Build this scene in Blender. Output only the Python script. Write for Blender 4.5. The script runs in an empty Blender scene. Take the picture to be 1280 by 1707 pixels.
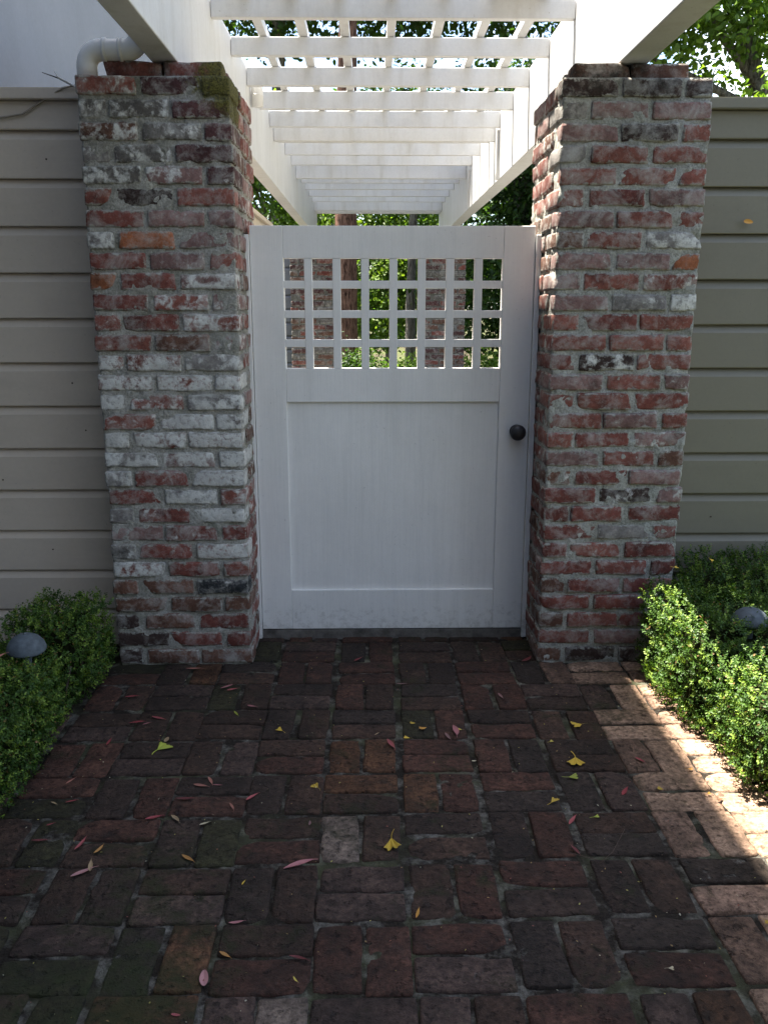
import bpy, bmesh, math, random
import numpy as np
from mathutils import Matrix, Vector

scene = bpy.context.scene
C = scene.collection
random.seed(7)
RNG = np.random.default_rng(11)
PI = math.pi

# ------------------------------------------------------------------ camera
pitch, yaw = math.radians(13.53), math.radians(0.89)
F = Vector((math.sin(yaw) * math.cos(pitch), math.cos(yaw) * math.cos(pitch), -math.sin(pitch)))
Rv = Vector((F.y, -F.x, 0)).normalized()
Uv = Rv.cross(F)
cam_data = bpy.data.cameras.new('camera')
cam = bpy.data.objects.new('camera', cam_data)
C.objects.link(cam)
m = Matrix((Rv, Uv, -F)).transposed().to_4x4()
m.translation = Vector((0, 0, 1.34))
cam.matrix_world = m
cam_data.sensor_fit = 'VERTICAL'
cam_data.sensor_height = 36.0
cam_data.lens = 1440 / 1707 * 36.0
cam_data.clip_start = 0.05
cam_data.clip_end = 1000
scene.camera = cam

# ------------------------------------------------------------------ light: sun high, from the left and a little behind the gate
SUN_A, SUN_B = 0.24, 0.12            # metres moved towards -x / +y per metre climbed towards the sun
sun_dir = Vector((-SUN_A, SUN_B, 1.0)).normalized()
sl = bpy.data.lights.new('sun', 'SUN')
sl.energy = 5.0
sl.angle = math.radians(0.5)
sl.color = (1.0, 0.94, 0.84)
sun = bpy.data.objects.new('sun', sl)
C.objects.link(sun)
sun.rotation_euler = sun_dir.to_track_quat('Z', 'Y').to_euler()
sun.location = (-2, 2, 14)

world = bpy.data.worlds.new('World')
scene.world = world
world.use_nodes = True
wn, wl = world.node_tree.nodes, world.node_tree.links
wn.clear()
wo = wn.new('ShaderNodeOutputWorld')
bg = wn.new('ShaderNodeBackground')
sky = wn.new('ShaderNodeTexSky')
sky.sky_type = 'NISHITA'
sky.sun_disc = False
sky.sun_elevation = math.asin(sun_dir.z)
sky.sun_rotation = math.atan2(sun_dir.x, sun_dir.y)
sky.air_density = 1.0
sky.dust_density = 1.4
sky.ozone_density = 1.0
bg.inputs['Strength'].default_value = 0.07
# thin bright cloud over the blue
wtc = wn.new('ShaderNodeTexCoord')
wns = wn.new('ShaderNodeTexNoise')
wns.inputs['Scale'].default_value = 3.2
wns.inputs['Detail'].default_value = 6
wns.inputs['Roughness'].default_value = 0.6
wl.new(wtc.outputs['Generated'], wns.inputs['Vector'])
wr = wn.new('ShaderNodeMapRange')
wr.inputs['From Min'].default_value = 0.53
wr.inputs['From Max'].default_value = 0.72
wl.new(wns.outputs['Fac'], wr.inputs['Value'])
wmx = wn.new('ShaderNodeMix')
wmx.data_type = 'RGBA'
wl.new(wr.outputs['Result'], wmx.inputs['Factor'])
wl.new(sky.outputs['Color'], wmx.inputs['A'])
wmx.inputs['B'].default_value = (9.0, 9.0, 8.8, 1)
wl.new(wmx.outputs['Result'], bg.inputs['Color'])
wl.new(bg.outputs['Background'], wo.inputs['Surface'])

scene.view_settings.view_transform = 'Standard'
scene.view_settings.look = 'None'
scene.view_settings.exposure = 2.72
scene.view_settings.gamma = 1.0
scene.view_settings.use_curve_mapping = False
scene.cycles.use_denoising = True
scene.cycles.max_bounces = 10
scene.cycles.diffuse_bounces = 6
scene.cycles.transparent_max_bounces = 4

# ------------------------------------------------------------------ helpers
def vnoise(P, seed=0):
    """value noise, P (n,3) -> -1..1"""
    P = np.asarray(P, float)
    i = np.floor(P).astype(np.int64)
    f = P - i
    f = f * f * (3 - 2 * f)
    def h(dx, dy, dz):
        n = (i[:, 0] + dx) * 374761393 + (i[:, 1] + dy) * 668265263 + (i[:, 2] + dz) * 2147483647 + seed * 1274126177
        n = (n ^ (n >> 13)) * 1274126177
        n = n ^ (n >> 16)
        return (n & 0xFFFF) / 32767.5 - 1.0
    r = 0
    for dx in (0, 1):
        for dy in (0, 1):
            for dz in (0, 1):
                w = (f[:, 0] if dx else 1 - f[:, 0]) * (f[:, 1] if dy else 1 - f[:, 1]) * (f[:, 2] if dz else 1 - f[:, 2])
                r = r + w * h(dx, dy, dz)
    return r

def fbm(P, seed=0, oct=3):
    P = np.asarray(P, float)
    r, a = 0, 1.0
    for o in range(oct):
        r = r + a * vnoise(P * (2 ** o) + 17.3 * o, seed + o)
        a *= 0.5
    return r

def mesh_from(name, verts, faces, mat=None, smooth=False):
    me = bpy.data.meshes.new(name)
    me.from_pydata([tuple(map(float, v)) for v in verts] if not isinstance(verts, np.ndarray) else verts.tolist(), [], faces if isinstance(faces, list) else faces.tolist())
    me.update()
    if mat:
        me.materials.append(mat)
    if smooth:
        me.shade_smooth()
    return me

def obj(name, me, parent=None, loc=(0, 0, 0), rot=(0, 0, 0), scale=(1, 1, 1)):
    o = bpy.data.objects.new(name, me)
    C.objects.link(o)
    o.parent = parent
    o.location = loc
    o.rotation_euler = rot
    o.scale = scale
    return o

def thing(name, label, cat, loc=(0, 0, 0), group=None):
    o = bpy.data.objects.new(name, None)
    C.objects.link(o)
    o.location = loc
    o.empty_display_size = 0.05
    o['label'] = label
    o['category'] = cat
    if group:
        o['group'] = group
    return o

def tag(o, label, cat, group=None):
    o['label'] = label
    o['category'] = cat
    if group:
        o['group'] = group
    return o

def structure(o):
    o['kind'] = 'structure'
    return o

def box(name, lo, hi, mat, parent=None, bev=0.003, origin=None):
    """bevelled box from world corners, mesh written relative to the parent's location"""
    lo, hi = Vector(lo), Vector(hi)
    c = (lo + hi) / 2
    bm = bmesh.new()
    bmesh.ops.create_cube(bm, size=1.0)
    bmesh.ops.scale(bm, vec=hi - lo, verts=bm.verts)
    if bev:
        bmesh.ops.bevel(bm, geom=bm.edges[:], offset=bev, segments=2, affect='EDGES', profile=0.5)
    me = bpy.data.meshes.new(name)
    bm.to_mesh(me)
    bm.free()
    me.materials.append(mat)
    off = parent.location if parent else Vector((0, 0, 0))
    return obj(name, me, parent, c - off)

def tube_geo(pts, radii, n=12, cap=True):
    pts = [Vector(p) for p in pts]
    V, Fc = [], []
    prev = None
    for i, p in enumerate(pts):
        t = (pts[min(i + 1, len(pts) - 1)] - pts[max(i - 1, 0)]).normalized()
        if prev is None:
            a = Vector((0, 0, 1)) if abs(t.z) < 0.9 else Vector((1, 0, 0))
            u = t.cross(a).normalized()
        else:
            u = (prev - t * prev.dot(t)).normalized()
        prev = u
        w = t.cross(u)
        for k in range(n):
            a = 2 * PI * k / n
            V.append(p + (u * math.cos(a) + w * math.sin(a)) * radii[i])
    for i in range(len(pts) - 1):
        for k in range(n):
            k2 = (k + 1) % n
            Fc.append((i * n + k, i * n + k2, (i + 1) * n + k2, (i + 1) * n + k))
    if cap:
        Fc.append(tuple(range(n - 1, -1, -1)))
        Fc.append(tuple(range((len(pts) - 1) * n, len(pts) * n)))
    return V, Fc

def lathe_geo(prof, n=40):
    """profile [(r, h)] round local +Z"""
    V, Fc = [], []
    for r, h in prof:
        for k in range(n):
            a = 2 * PI * k / n
            V.append((r * math.cos(a), r * math.sin(a), h))
    for i in range(len(prof) - 1):
        for k in range(n):
            k2 = (k + 1) % n
            Fc.append((i * n + k, i * n + k2, (i + 1) * n + k2, (i + 1) * n + k))
    Fc.append(tuple(range(n - 1, -1, -1)))
    Fc.append(tuple(range((len(prof) - 1) * n, len(prof) * n)))
    return V, Fc

# ------------------------------------------------------------------ materials
class NT:
    def __init__(s, name):
        s.mat = bpy.data.materials.new(name)
        s.mat.use_nodes = True
        s.t = s.mat.node_tree
        s.t.nodes.clear()
        s.out = s.t.nodes.new('ShaderNodeOutputMaterial')
    def n(s, typ, **kw):
        nd = s.t.nodes.new(typ)
        for k, v in kw.items():
            setattr(nd, k, v)
        return nd
    def set(s, sock, v):
        if isinstance(v, bpy.types.NodeSocket):
            s.t.links.new(v, sock)
        elif v is not None:
            if sock.type == 'RGBA' and len(v) == 3:
                v = (*v, 1)
            sock.default_value = v
    def math(s, op, a, b=None, clamp=False):
        nd = s.n('ShaderNodeMath', operation=op, use_clamp=clamp)
        s.set(nd.inputs[0], a)
        if b is not None:
            s.set(nd.inputs[1], b)
        return nd.outputs[0]
    def noise(s, vec, scale, detail=4, rough=0.6, dist=0.0):
        nd = s.n('ShaderNodeTexNoise')
        s.set(nd.inputs['Vector'], vec)
        nd.inputs['Scale'].default_value = scale
        nd.inputs['Detail'].default_value = detail
        nd.inputs['Roughness'].default_value = rough
        nd.inputs['Distortion'].default_value = dist
        return nd.outputs['Fac']
    def rng(s, v, a, b, c=0.0, d=1.0):
        nd = s.n('ShaderNodeMapRange')
        s.set(nd.inputs['Value'], v)
        for k, x in (('From Min', a), ('From Max', b), ('To Min', c), ('To Max', d)):
            s.set(nd.inputs[k], x)
        return nd.outputs['Result']
    def mix(s, fac, a, b, mode='MIX'):
        nd = s.n('ShaderNodeMix', data_type='RGBA', blend_type=mode)
        s.set(nd.inputs['Factor'], fac)
        s.set(nd.inputs['A'], a)
        s.set(nd.inputs['B'], b)
        return nd.outputs['Result']
    def scalec(s, col, v):
        nd = s.n('ShaderNodeVectorMath', operation='SCALE')
        s.set(nd.inputs[0], col)
        s.set(nd.inputs['Scale'], v)
        return nd.outputs[0]
    def vadd(s, a, b):
        nd = s.n('ShaderNodeVectorMath', operation='ADD')
        s.set(nd.inputs[0], a)
        s.set(nd.inputs[1], b)
        return nd.outputs[0]
    def bump(s, h, strength, dist):
        nd = s.n('ShaderNodeBump')
        s.set(nd.inputs['Height'], h)
        nd.inputs['Strength'].default_value = strength
        nd.inputs['Distance'].default_value = dist
        return nd.outputs['Normal']
    def pbsdf(s, col, rough=0.8, normal=None, spec=0.3, **kw):
        nd = s.n('ShaderNodeBsdfPrincipled')
        s.set(nd.inputs['Base Color'], col)
        s.set(nd.inputs['Roughness'], rough)
        s.set(nd.inputs['Specular IOR Level'], spec)
        if normal is not None:
            s.set(nd.inputs['Normal'], normal)
        for k, v in kw.items():
            s.set(nd.inputs[k], v)
        return nd.outputs[0]
    def done(s, shader):
        s.t.links.new(shader, s.out.inputs['Surface'])
        return s.mat

def stamp(nt, pos, centre, radius):
    """0..1 round a place in the world where moss or algae has settled"""
    nd = nt.n('ShaderNodeVectorMath', operation='DISTANCE')
    nt.set(nd.inputs[0], pos)
    nt.set(nd.inputs[1], centre)
    return nt.rng(nd.outputs['Value'], radius, radius * 0.35)

def weather(nt, col, pos, amount=1.0):
    """algae streaks on the tops of the front pillars and moss on the mossy corner"""
    sep = nt.n('ShaderNodeSeparateXYZ')
    nt.set(sep.inputs[0], pos)
    na = nt.noise(pos, 9, 6, 0.65)
    nb = nt.noise(pos, 45, 5, 0.7)
    hi = nt.rng(sep.outputs['Z'], 1.78, 2.09, 0.0, 0.24)
    al = nt.rng(nt.math('ADD', nt.math('MULTIPLY', na, 0.8), hi), 0.62, 0.74, 0.0, 0.85)
    al = nt.math('MULTIPLY', al, nt.rng(sep.outputs['Z'], 1.5, 1.75))
    col = nt.mix(nt.math('MULTIPLY', al, nt.rng(nb, 0.35, 0.55)), col, (0.022, 0.02, 0.015))
    ms = nt.math('MAXIMUM', stamp(nt, pos, (-0.455, 3.17, 2.05), 0.2), nt.math('MULTIPLY', stamp(nt, pos, (-0.5, 3.12, 2.06), 0.16), 0.75))
    nc = nt.noise(pos, 28, 7, 0.75, 0.6)
    ms = nt.rng(nt.math('ADD', ms, nt.math('MULTIPLY', nc, 1.5)), 1.15, 1.45, 0, 0.92)
    return nt.mix(ms, col, nt.mix(nt.rng(nt.noise(pos, 160, 4, 0.7), 0.36, 0.64), (0.02, 0.022, 0.006), (0.15, 0.135, 0.03)))

def lime(nt, col, pos):
    n = nt.noise(pos, 11, 9, 0.72, 0.4)
    # chalky old wash, heaviest on the middle of the left pillar
    n = nt.math('ADD', n, nt.math('MULTIPLY', stamp(nt, pos, (-0.65, 3.05, 0.86), 0.75), 0.04))
    n = nt.math('ADD', n, nt.math('MULTIPLY', stamp(nt, pos, (0.9, 3.05, 1.75), 0.6), 0.035))
    return nt.mix(nt.rng(n, 0.5, 0.68, 0.0, 0.6), col, (0.46, 0.445, 0.405))

def brick_material():
    s = NT('brick')
    tc = s.n('ShaderNodeTexCoord')
    oi = s.n('ShaderNodeObjectInfo')
    geo = s.n('ShaderNodeNewGeometry')
    cv = s.n('ShaderNodeCombineXYZ')
    for i, k in enumerate((37.0, 91.0, 17.0)):
        s.set(cv.inputs[i], s.math('MULTIPLY', oi.outputs['Random'], k))
    v = s.vadd(tc.outputs['Object'], cv.outputs[0])
    n1 = s.noise(v, 13, 5, 0.6)
    n2 = s.noise(v, 70, 5, 0.7)
    n3 = s.noise(v, 7, 4, 0.55)
    n4 = s.noise(v, 26, 10, 0.74, 0.3)
    n5 = s.noise(v, 220, 3, 0.6)
    col = s.scalec(oi.outputs['Color'], s.rng(n2, 0.3, 0.7, 0.68, 1.28))
    col = s.scalec(col, s.rng(n1, 0.3, 0.7, 0.75, 1.2))
    # fired-dark ends and scorch
    col = s.mix(s.rng(n3, 0.58, 0.68, 0, 0.62), col, s.scalec(col, 0.28))
    # mortar smear and efflorescence, hazy
    sm = s.rng(n4, 0.5, 0.66, 0, 0.75)
    col = s.mix(s.math('MULTIPLY', sm, s.rng(oi.outputs['Alpha'], 0.0, 0.2, 0.35, 1.0)), col, (0.33, 0.3, 0.265))
    # mortar left ragged over the brick's rim
    ab = s.n('ShaderNodeVectorMath', operation='ABSOLUTE')
    s.set(ab.inputs[0], tc.outputs['Object'])
    sx = s.n('ShaderNodeSeparateXYZ')
    s.set(sx.inputs[0], ab.outputs[0])
    dx, dy, dz = (s.math('SUBTRACT', hh, sx.outputs[i]) for i, hh in enumerate((0.097, 0.0465, 0.0275)))
    tot = s.math('ADD', dx, s.math('ADD', dy, dz))
    med = s.math('SUBTRACT', tot, s.math('ADD', s.math('MAXIMUM', dx, s.math('MAXIMUM', dy, dz)), s.math('MINIMUM', dx, s.math('MINIMUM', dy, dz))))
    n6 = s.noise(v, 34, 8, 0.7, 0.2)
    tt = s.math('MULTIPLY', s.math('SUBTRACT', n6, 0.48), 0.06)
    rim = s.rng(s.math('SUBTRACT', med, tt), 0.004, -0.0015, 0.0, 0.9)
    # old whitewash: amount in the object's alpha
    thr = s.rng(oi.outputs['Alpha'], 0.0, 1.0, 0.74, 0.3)
    pn = s.math('ADD', s.math('MULTIPLY', n1, 0.55), s.math('MULTIPLY', n4, 0.45))
    pm = s.math('MULTIPLY', s.math('SUBTRACT', pn, thr), 12, clamp=True)
    pm = s.math('MULTIPLY', pm, s.rng(n2, 0.34, 0.5, 0.35, 1.0))
    col = s.mix(pm, col, s.scalec((0.62, 0.61, 0.56), s.rng(n4, 0.3, 0.7, 0.72, 1.15)))
    col = s.mix(rim, col, s.scalec((0.31, 0.3, 0.26), s.rng(n2, 0.3, 0.7, 0.6, 1.4)))
    col = lime(s, col, geo.outputs['Position'])
    col = weather(s, col, geo.outputs['Position'])
    h = s.math('ADD', s.math('MULTIPLY', n2, 0.7), s.math('ADD', s.math('MULTIPLY', n5, 0.25), s.math('ADD', s.math('MULTIPLY', pm, 0.25), s.math('MULTIPLY', rim, 0.5))))
    nrm = s.bump(h, 0.9, 0.004)
    return s.done(s.pbsdf(col, 0.92, nrm, 0.2))

def paver_material():
    s = NT('paver')
    tc = s.n('ShaderNodeTexCoord')
    oi = s.n('ShaderNodeObjectInfo')
    geo = s.n('ShaderNodeNewGeometry')
    p = geo.outputs['Position']
    cv = s.n('ShaderNodeCombineXYZ')
    for i, k in enumerate((37.0, 91.0, 17.0)):
        s.set(cv.inputs[i], s.math('MULTIPLY', oi.outputs['Random'], k))
    v = s.vadd(tc.outputs['Object'], cv.outputs[0])
    n1 = s.noise(v, 13, 6, 0.65)
    n2 = s.noise(v, 75, 5, 0.7)
    n4 = s.noise(v, 24, 10, 0.74, 0.3)
    n5 = s.noise(v, 240, 3, 0.6)
    col = s.scalec(oi.outputs['Color'], s.rng(n2, 0.32, 0.68, 0.45, 1.6))
    pit = s.rng(s.noise(v, 48, 4, 0.6), 0.58, 0.66, 0.0, 0.75)
    col = s.scalec(col, s.rng(pit, 0, 1, 1.0, 0.35))
    scuff = s.rng(s.noise(v, 31, 8, 0.8, 0.8), 0.56, 0.7, 0.0, 0.55)
    col = s.mix(scuff, col, s.scalec(col, 2.1))
    col = s.scalec(col, s.rng(n1, 0.32, 0.68, 0.55, 1.35))
    col = s.mix(s.rng(n4, 0.56, 0.7, 0, 0.3), col, (0.1, 0.09, 0.08))
    thr = s.rng(oi.outputs['Alpha'], 0.0, 1.0, 0.74, 0.3)
    pn = s.math('ADD', s.math('MULTIPLY', n1, 0.4), s.math('MULTIPLY', n4, 0.6))
    pm = s.math('MULTIPLY', s.math('SUBTRACT', pn, thr), 16, clamp=True)
    col = s.mix(s.math('MULTIPLY', pm, 0.8), col, (0.2, 0.19, 0.17))
    # foot dirt and moss that run across the bricks
    g1 = s.noise(p, 2.3, 7, 0.68, 0.4)
    g2 = s.noise(p, 15, 9, 0.75, 0.5)
    sp = s.n('ShaderNodeSeparateXYZ')
    s.set(sp.inputs[0], p)
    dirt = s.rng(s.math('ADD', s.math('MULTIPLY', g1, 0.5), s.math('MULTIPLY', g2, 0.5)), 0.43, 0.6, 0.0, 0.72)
    # less dirt on the border course, brightening the sunlit strip by colour
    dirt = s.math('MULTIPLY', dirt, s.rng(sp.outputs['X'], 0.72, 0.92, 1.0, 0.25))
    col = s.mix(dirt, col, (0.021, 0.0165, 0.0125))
    g3 = s.noise(s.vadd(p, (7.1, 3.3, 0)), 3.1, 6, 0.7)
    g3 = s.math('ADD', g3, s.math('MULTIPLY', stamp(s, p, (-0.62, 1.55, 0.0), 0.55), 0.14))
    moss = s.rng(s.math('ADD', s.math('MULTIPLY', g3, 0.6), s.math('MULTIPLY', g2, 0.4)), 0.55, 0.66, 0.0, 0.75)
    col = s.mix(moss, col, (0.026, 0.032, 0.01))
    h = s.math('ADD', s.math('MULTIPLY', n2, 0.7), s.math('ADD', s.math('MULTIPLY', n5, 0.3), s.math('SUBTRACT', s.math('MULTIPLY', n4, 0.8), s.math('MULTIPLY', pit, 0.6))))
    return s.done(s.pbsdf(col, s.rng(n1, 0.3, 0.7, 0.75, 0.95), s.bump(h, 1.0, 0.009), 0.2))

def mortar_material(name, lo, hi, green=0.3, wz=True, cut=(0.3, 0.7)):
    s = NT(name)
    geo = s.n('ShaderNodeNewGeometry')
    p = geo.outputs['Position']
    n1 = s.noise(p, 16, 6, 0.65)
    n2 = s.noise(p, 130, 4, 0.7)
    n3 = s.noise(p, 5, 4, 0.6)
    n4 = s.noise(p, 420, 2, 0.5)
    col = s.mix(s.rng(n1, cut[0], cut[1]), lo, hi)
    col = s.scalec(col, s.rng(n2, 0.3, 0.7, 0.55, 1.4))
    col = s.mix(s.rng(n3, 0.5, 0.68, 0, green), col, (0.11, 0.12, 0.06))
    if wz:
        col = lime(s, col, p)
        col = weather(s, col, p)
    h = s.math('ADD', n2, s.math('MULTIPLY', n4, 0.5))
    return s.done(s.pbsdf(col, 0.95, s.bump(h, 1.0, 0.007), 0.15))

def paint_material(name, base, dirt, dirt_amt=0.35, rough=0.5, streak=(9, 9, 1.2), fine=0.04, grain=(0, 0, 0)):
    s = NT(name)
    geo = s.n('ShaderNodeNewGeometry')
    p = geo.outputs['Position']
    mp = s.n('ShaderNodeMapping')
    s.set(mp.inputs['Vector'], p)
    mp.inputs['Scale'].default_value = streak
    n1 = s.noise(mp.outputs[0], 1.6, 6, 0.62)
    n2 = s.noise(p, 60, 4, 0.7)
    n3 = s.noise(p, 2.2, 4, 0.6)
    col = s.scalec(base, s.rng(n3, 0.3, 0.7, 0.93, 1.05))
    col = s.mix(s.math('MULTIPLY', s.rng(n1, 0.5, 0.78), dirt_amt), col, dirt)
    col = s.scalec(col, s.rng(n2, 0.3, 0.7, 1 - fine, 1 + fine))
    if grain[0]:
        mg = s.n('ShaderNodeMapping')
        s.set(mg.inputs['Vector'], p)
        mg.inputs['Scale'].default_value = grain
        ng = s.noise(mg.outputs[0], 1.0, 5, 0.7)
        n2 = s.math('ADD', n2, s.math('MULTIPLY', ng, 2.0))
        col = s.scalec(col, s.rng(ng, 0.3, 0.7, 0.965, 1.03))
        # mud splashed up from the path
        sz = s.n('ShaderNodeSeparateXYZ')
        s.set(sz.inputs[0], p)
        sp = s.math('ADD', s.noise(p, 38, 6, 0.75), s.rng(sz.outputs['Z'], 0.04, 0.3, 0.1, -0.25))
        col = s.mix(s.rng(sp, 0.52, 0.7, 0, 0.35), col, (0.25, 0.22, 0.18))
    # sparse specks
    n5 = s.noise(p, 95, 2, 0.4)
    col = s.mix(s.rng(n5, 0.73, 0.78, 0, 0.5), col, dirt)
    return s.done(s.pbsdf(col, rough, s.bump(s.math('ADD', n1, s.math('MULTIPLY', n2, 0.4)), 0.25, 0.0025), 0.35))

def leaf_material(name, trans=0.35, rough=0.45, spec=0.35):
    s = NT(name)
    at = s.n('ShaderNodeAttribute', attribute_name='Col')
    geo = s.n('ShaderNodeNewGeometry')
    n = s.noise(geo.outputs['Position'], 90, 3, 0.6)
    col = s.scalec(at.outputs['Color'], s.rng(n, 0.3, 0.7, 0.75, 1.25))
    b = s.pbsdf(col, rough, None, spec)
    tr = s.n('ShaderNodeBsdfTranslucent')
    s.set(tr.inputs['Color'], s.mix(1.0, col, (1.25, 1.35, 0.5, 1), 'MULTIPLY'))
    mx = s.n('ShaderNodeMixShader')
    mx.inputs[0].default_value = trans
    s.t.links.new(b, mx.inputs[1])
    s.t.links.new(tr.outputs[0], mx.inputs[2])
    return s.done(mx.outputs[0])

def flat_material(name, col, rough=0.7, spec=0.3, var=0.2, scale=30, bumpd=0.002, metallic=0.0):
    s = NT(name)
    tc = s.n('ShaderNodeTexCoord')
    n = s.noise(tc.outputs['Object'], scale, 5, 0.65)
    c = s.scalec(col, s.rng(n, 0.3, 0.7, 1 - var, 1 + var))
    return s.done(s.pbsdf(c, rough, s.bump(n, 0.4, bumpd), spec, Metallic=metallic))

def bark_material(name, a, b):
    s = NT(name)
    tc = s.n('ShaderNodeTexCoord')
    mp = s.n('ShaderNodeMapping')
    s.set(mp.inputs['Vector'], tc.outputs['Object'])
    mp.inputs['Scale'].default_value = (26, 26, 4.5)
    n = s.noise(mp.outputs[0], 1.5, 8, 0.7, 0.6)
    col = s.mix(s.rng(n, 0.36, 0.62), a, b)
    return s.done(s.pbsdf(col, 0.95, s.bump(n, 1.0, 0.06), 0.1))

def fallen_material():
    s = NT('fallen_leaf')
    oi = s.n('ShaderNodeObjectInfo')
    tc = s.n('ShaderNodeTexCoord')
    cv = s.n('ShaderNodeCombineXYZ')
    s.set(cv.inputs[0], s.math('MULTIPLY', oi.outputs['Random'], 50))
    n = s.noise(s.vadd(tc.outputs['Object'], cv.outputs[0]), 60, 4, 0.6)
    c = s.scalec(oi.outputs['Color'], s.rng(n, 0.3, 0.7, 0.65, 1.2))
    return s.done(s.pbsdf(c, 0.55, s.bump(n, 0.3, 0.001), 0.35))

M = {}
M['brick'] = brick_material()
M['paver'] = paver_material()
M['mortar_l'] = mortar_material('mortar_left', (0.25, 0.24, 0.205), (0.44, 0.42, 0.365), 0.35)
M['mortar_r'] = mortar_material('mortar_right', (0.28, 0.275, 0.235), (0.5, 0.49, 0.44), 0.3)
M['mortar_far'] = mortar_material('mortar_rear', (0.09, 0.085, 0.075), (0.19, 0.18, 0.16), 0.3)  # darker mortar, the rear pillars' shade put into the colour
M['joint'] = mortar_material('paving_joint', (0.024, 0.019, 0.014), (0.16, 0.15, 0.125), 0.5, False, (0.47, 0.68))
M['white'] = paint_material('white_paint', (0.66, 0.655, 0.635), (0.33, 0.29, 0.21), 0.35, 0.45)
M['gate'] = paint_material('gate_paint', (0.76, 0.745, 0.71), (0.45, 0.45, 0.43), 0.2, 0.5, (16, 16, 0.9), 0.02, (170, 40, 5))
M['taupe'] = paint_material('taupe_siding', (0.53, 0.455, 0.365), (0.33, 0.28, 0.22), 0.25, 0.55, (1.5, 9, 9), 0.03)
M['taupe_shaded'] = paint_material('taupe_siding_shaded', (0.2, 0.185, 0.138), (0.13, 0.118, 0.088), 0.25, 0.55, (1.5, 9, 9), 0.03)  # darker copy of the siding paint, right fence's shade put into the colour
M['slate'] = paint_material('slate_siding', (0.2, 0.215, 0.24), (0.12, 0.12, 0.12), 0.25, 0.55, (1.5, 9, 9), 0.03)
M['stucco'] = paint_material('house_stucco', (0.185, 0.2, 0.225), (0.15, 0.16, 0.175), 0.3, 0.8, (3, 3, 1), 0.04)
M['pvc'] = flat_material('white_pipe', (0.78, 0.77, 0.74), 0.35, 0.4, 0.04, 20, 0.0005)
M['bronze'] = flat_material('dark_bronze', (0.018, 0.018, 0.021), 0.42, 0.5, 0.3, 60, 0.0006)
M['zinc'] = flat_material('patina_metal', (0.075, 0.09, 0.1), 0.65, 0.3, 0.35, 45, 0.001)
M['walk'] = flat_material('added_pale_walk', (0.22, 0.21, 0.2), 0.9, 0.2, 0.2, 9, 0.01)
M['soil'] = flat_material('soil', (0.035, 0.026, 0.019), 0.97, 0.1, 0.6, 25, 0.02)
M['roof'] = flat_material('roof_shingle', (0.1, 0.095, 0.09), 0.9, 0.2, 0.4, 12, 0.01)
M['concrete'] = flat_material('threshold_stone', (0.12, 0.108, 0.095), 0.9, 0.2, 0.5, 22, 0.006)
M['boxwood'] = leaf_material('boxwood_leaf', 0.3, 0.5, 0.3)
M['foliage'] = leaf_material('tree_leaf', 0.5, 0.5, 0.3)
M['hedge_core'] = flat_material('hedge_twigs', (0.02, 0.022, 0.01), 1.0, 0.0, 0.5, 40, 0.02)
M['bark'] = bark_material('redwood_bark', (0.035, 0.016, 0.011), (0.34, 0.19, 0.135))
M['bark_grey'] = bark_material('grey_bark', (0.06, 0.05, 0.04), (0.3, 0.27, 0.23))
M['fallen'] = fallen_material()
M['wire'] = flat_material('fence_wire', (0.3, 0.26, 0.2), 0.6, 0.3, 0.15)
M['twig'] = flat_material('dry_twig', (0.06, 0.045, 0.035), 0.9, 0.2, 0.4)
M['strand'] = flat_material('pale_strand', (0.7, 0.68, 0.64), 0.6, 0.3, 0.1)
# ------------------------------------------------------------------ the setting
def grid_sheet(name, x0, x1, y0, y1, step, zfun, mat):
    nx, ny = int((x1 - x0) / step) + 1, int((y1 - y0) / step) + 1
    X, Y = np.meshgrid(np.linspace(x0, x1, nx), np.linspace(y0, y1, ny))
    P = np.stack([X.ravel(), Y.ravel(), np.zeros(nx * ny)], 1)
    P[:, 2] = zfun(P)
    i = np.arange(nx * ny).reshape(ny, nx)
    Q = np.stack([i[:-1, :-1].ravel(), i[:-1, 1:].ravel(), i[1:, 1:].ravel(), i[1:, :-1].ravel()], 1)
    return obj(name, mesh_from(name, P, Q, mat, True))

s = NT('garden_ground')
geo = s.n('ShaderNodeNewGeometry')
n1 = s.noise(geo.outputs['Position'], 0.6, 6, 0.6)
n2 = s.noise(geo.outputs['Position'], 14, 6, 0.7)
gcol = s.mix(s.rng(n1, 0.4, 0.6), (0.045, 0.035, 0.024), (0.06, 0.07, 0.025))
M['ground'] = s.done(s.pbsdf(s.scalec(gcol, s.rng(n2, 0.3, 0.7, 0.6, 1.4)), 0.95, s.bump(n2, 0.8, 0.02), 0.1))
ground = obj('ground', mesh_from('ground', [(-300, -300, -0.06), (300, -300, -0.06), (300, 300, -0.06), (-300, 300, -0.06)], [(0, 1, 2, 3)], M['ground']))
structure(ground)

# --- brick paving in basket weave, bedded in dusty mortar
BX, BY = 0.218, 0.206
PX0, PY0 = -0.128, 1.873          # a block corner; that block holds two bricks running away from the viewer

def joint_z(P):
    return -0.0062 + 0.0034 * fbm(P * np.array([9, 9, 1]), 3, 3) + 0.0022 * fbm(P * np.array([60, 60, 1]), 9, 2)
paving = grid_sheet('brick_paving', -1.45, 1.5, -1.5, 3.6, 0.014, joint_z, M['joint'])
structure(paving)

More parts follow.
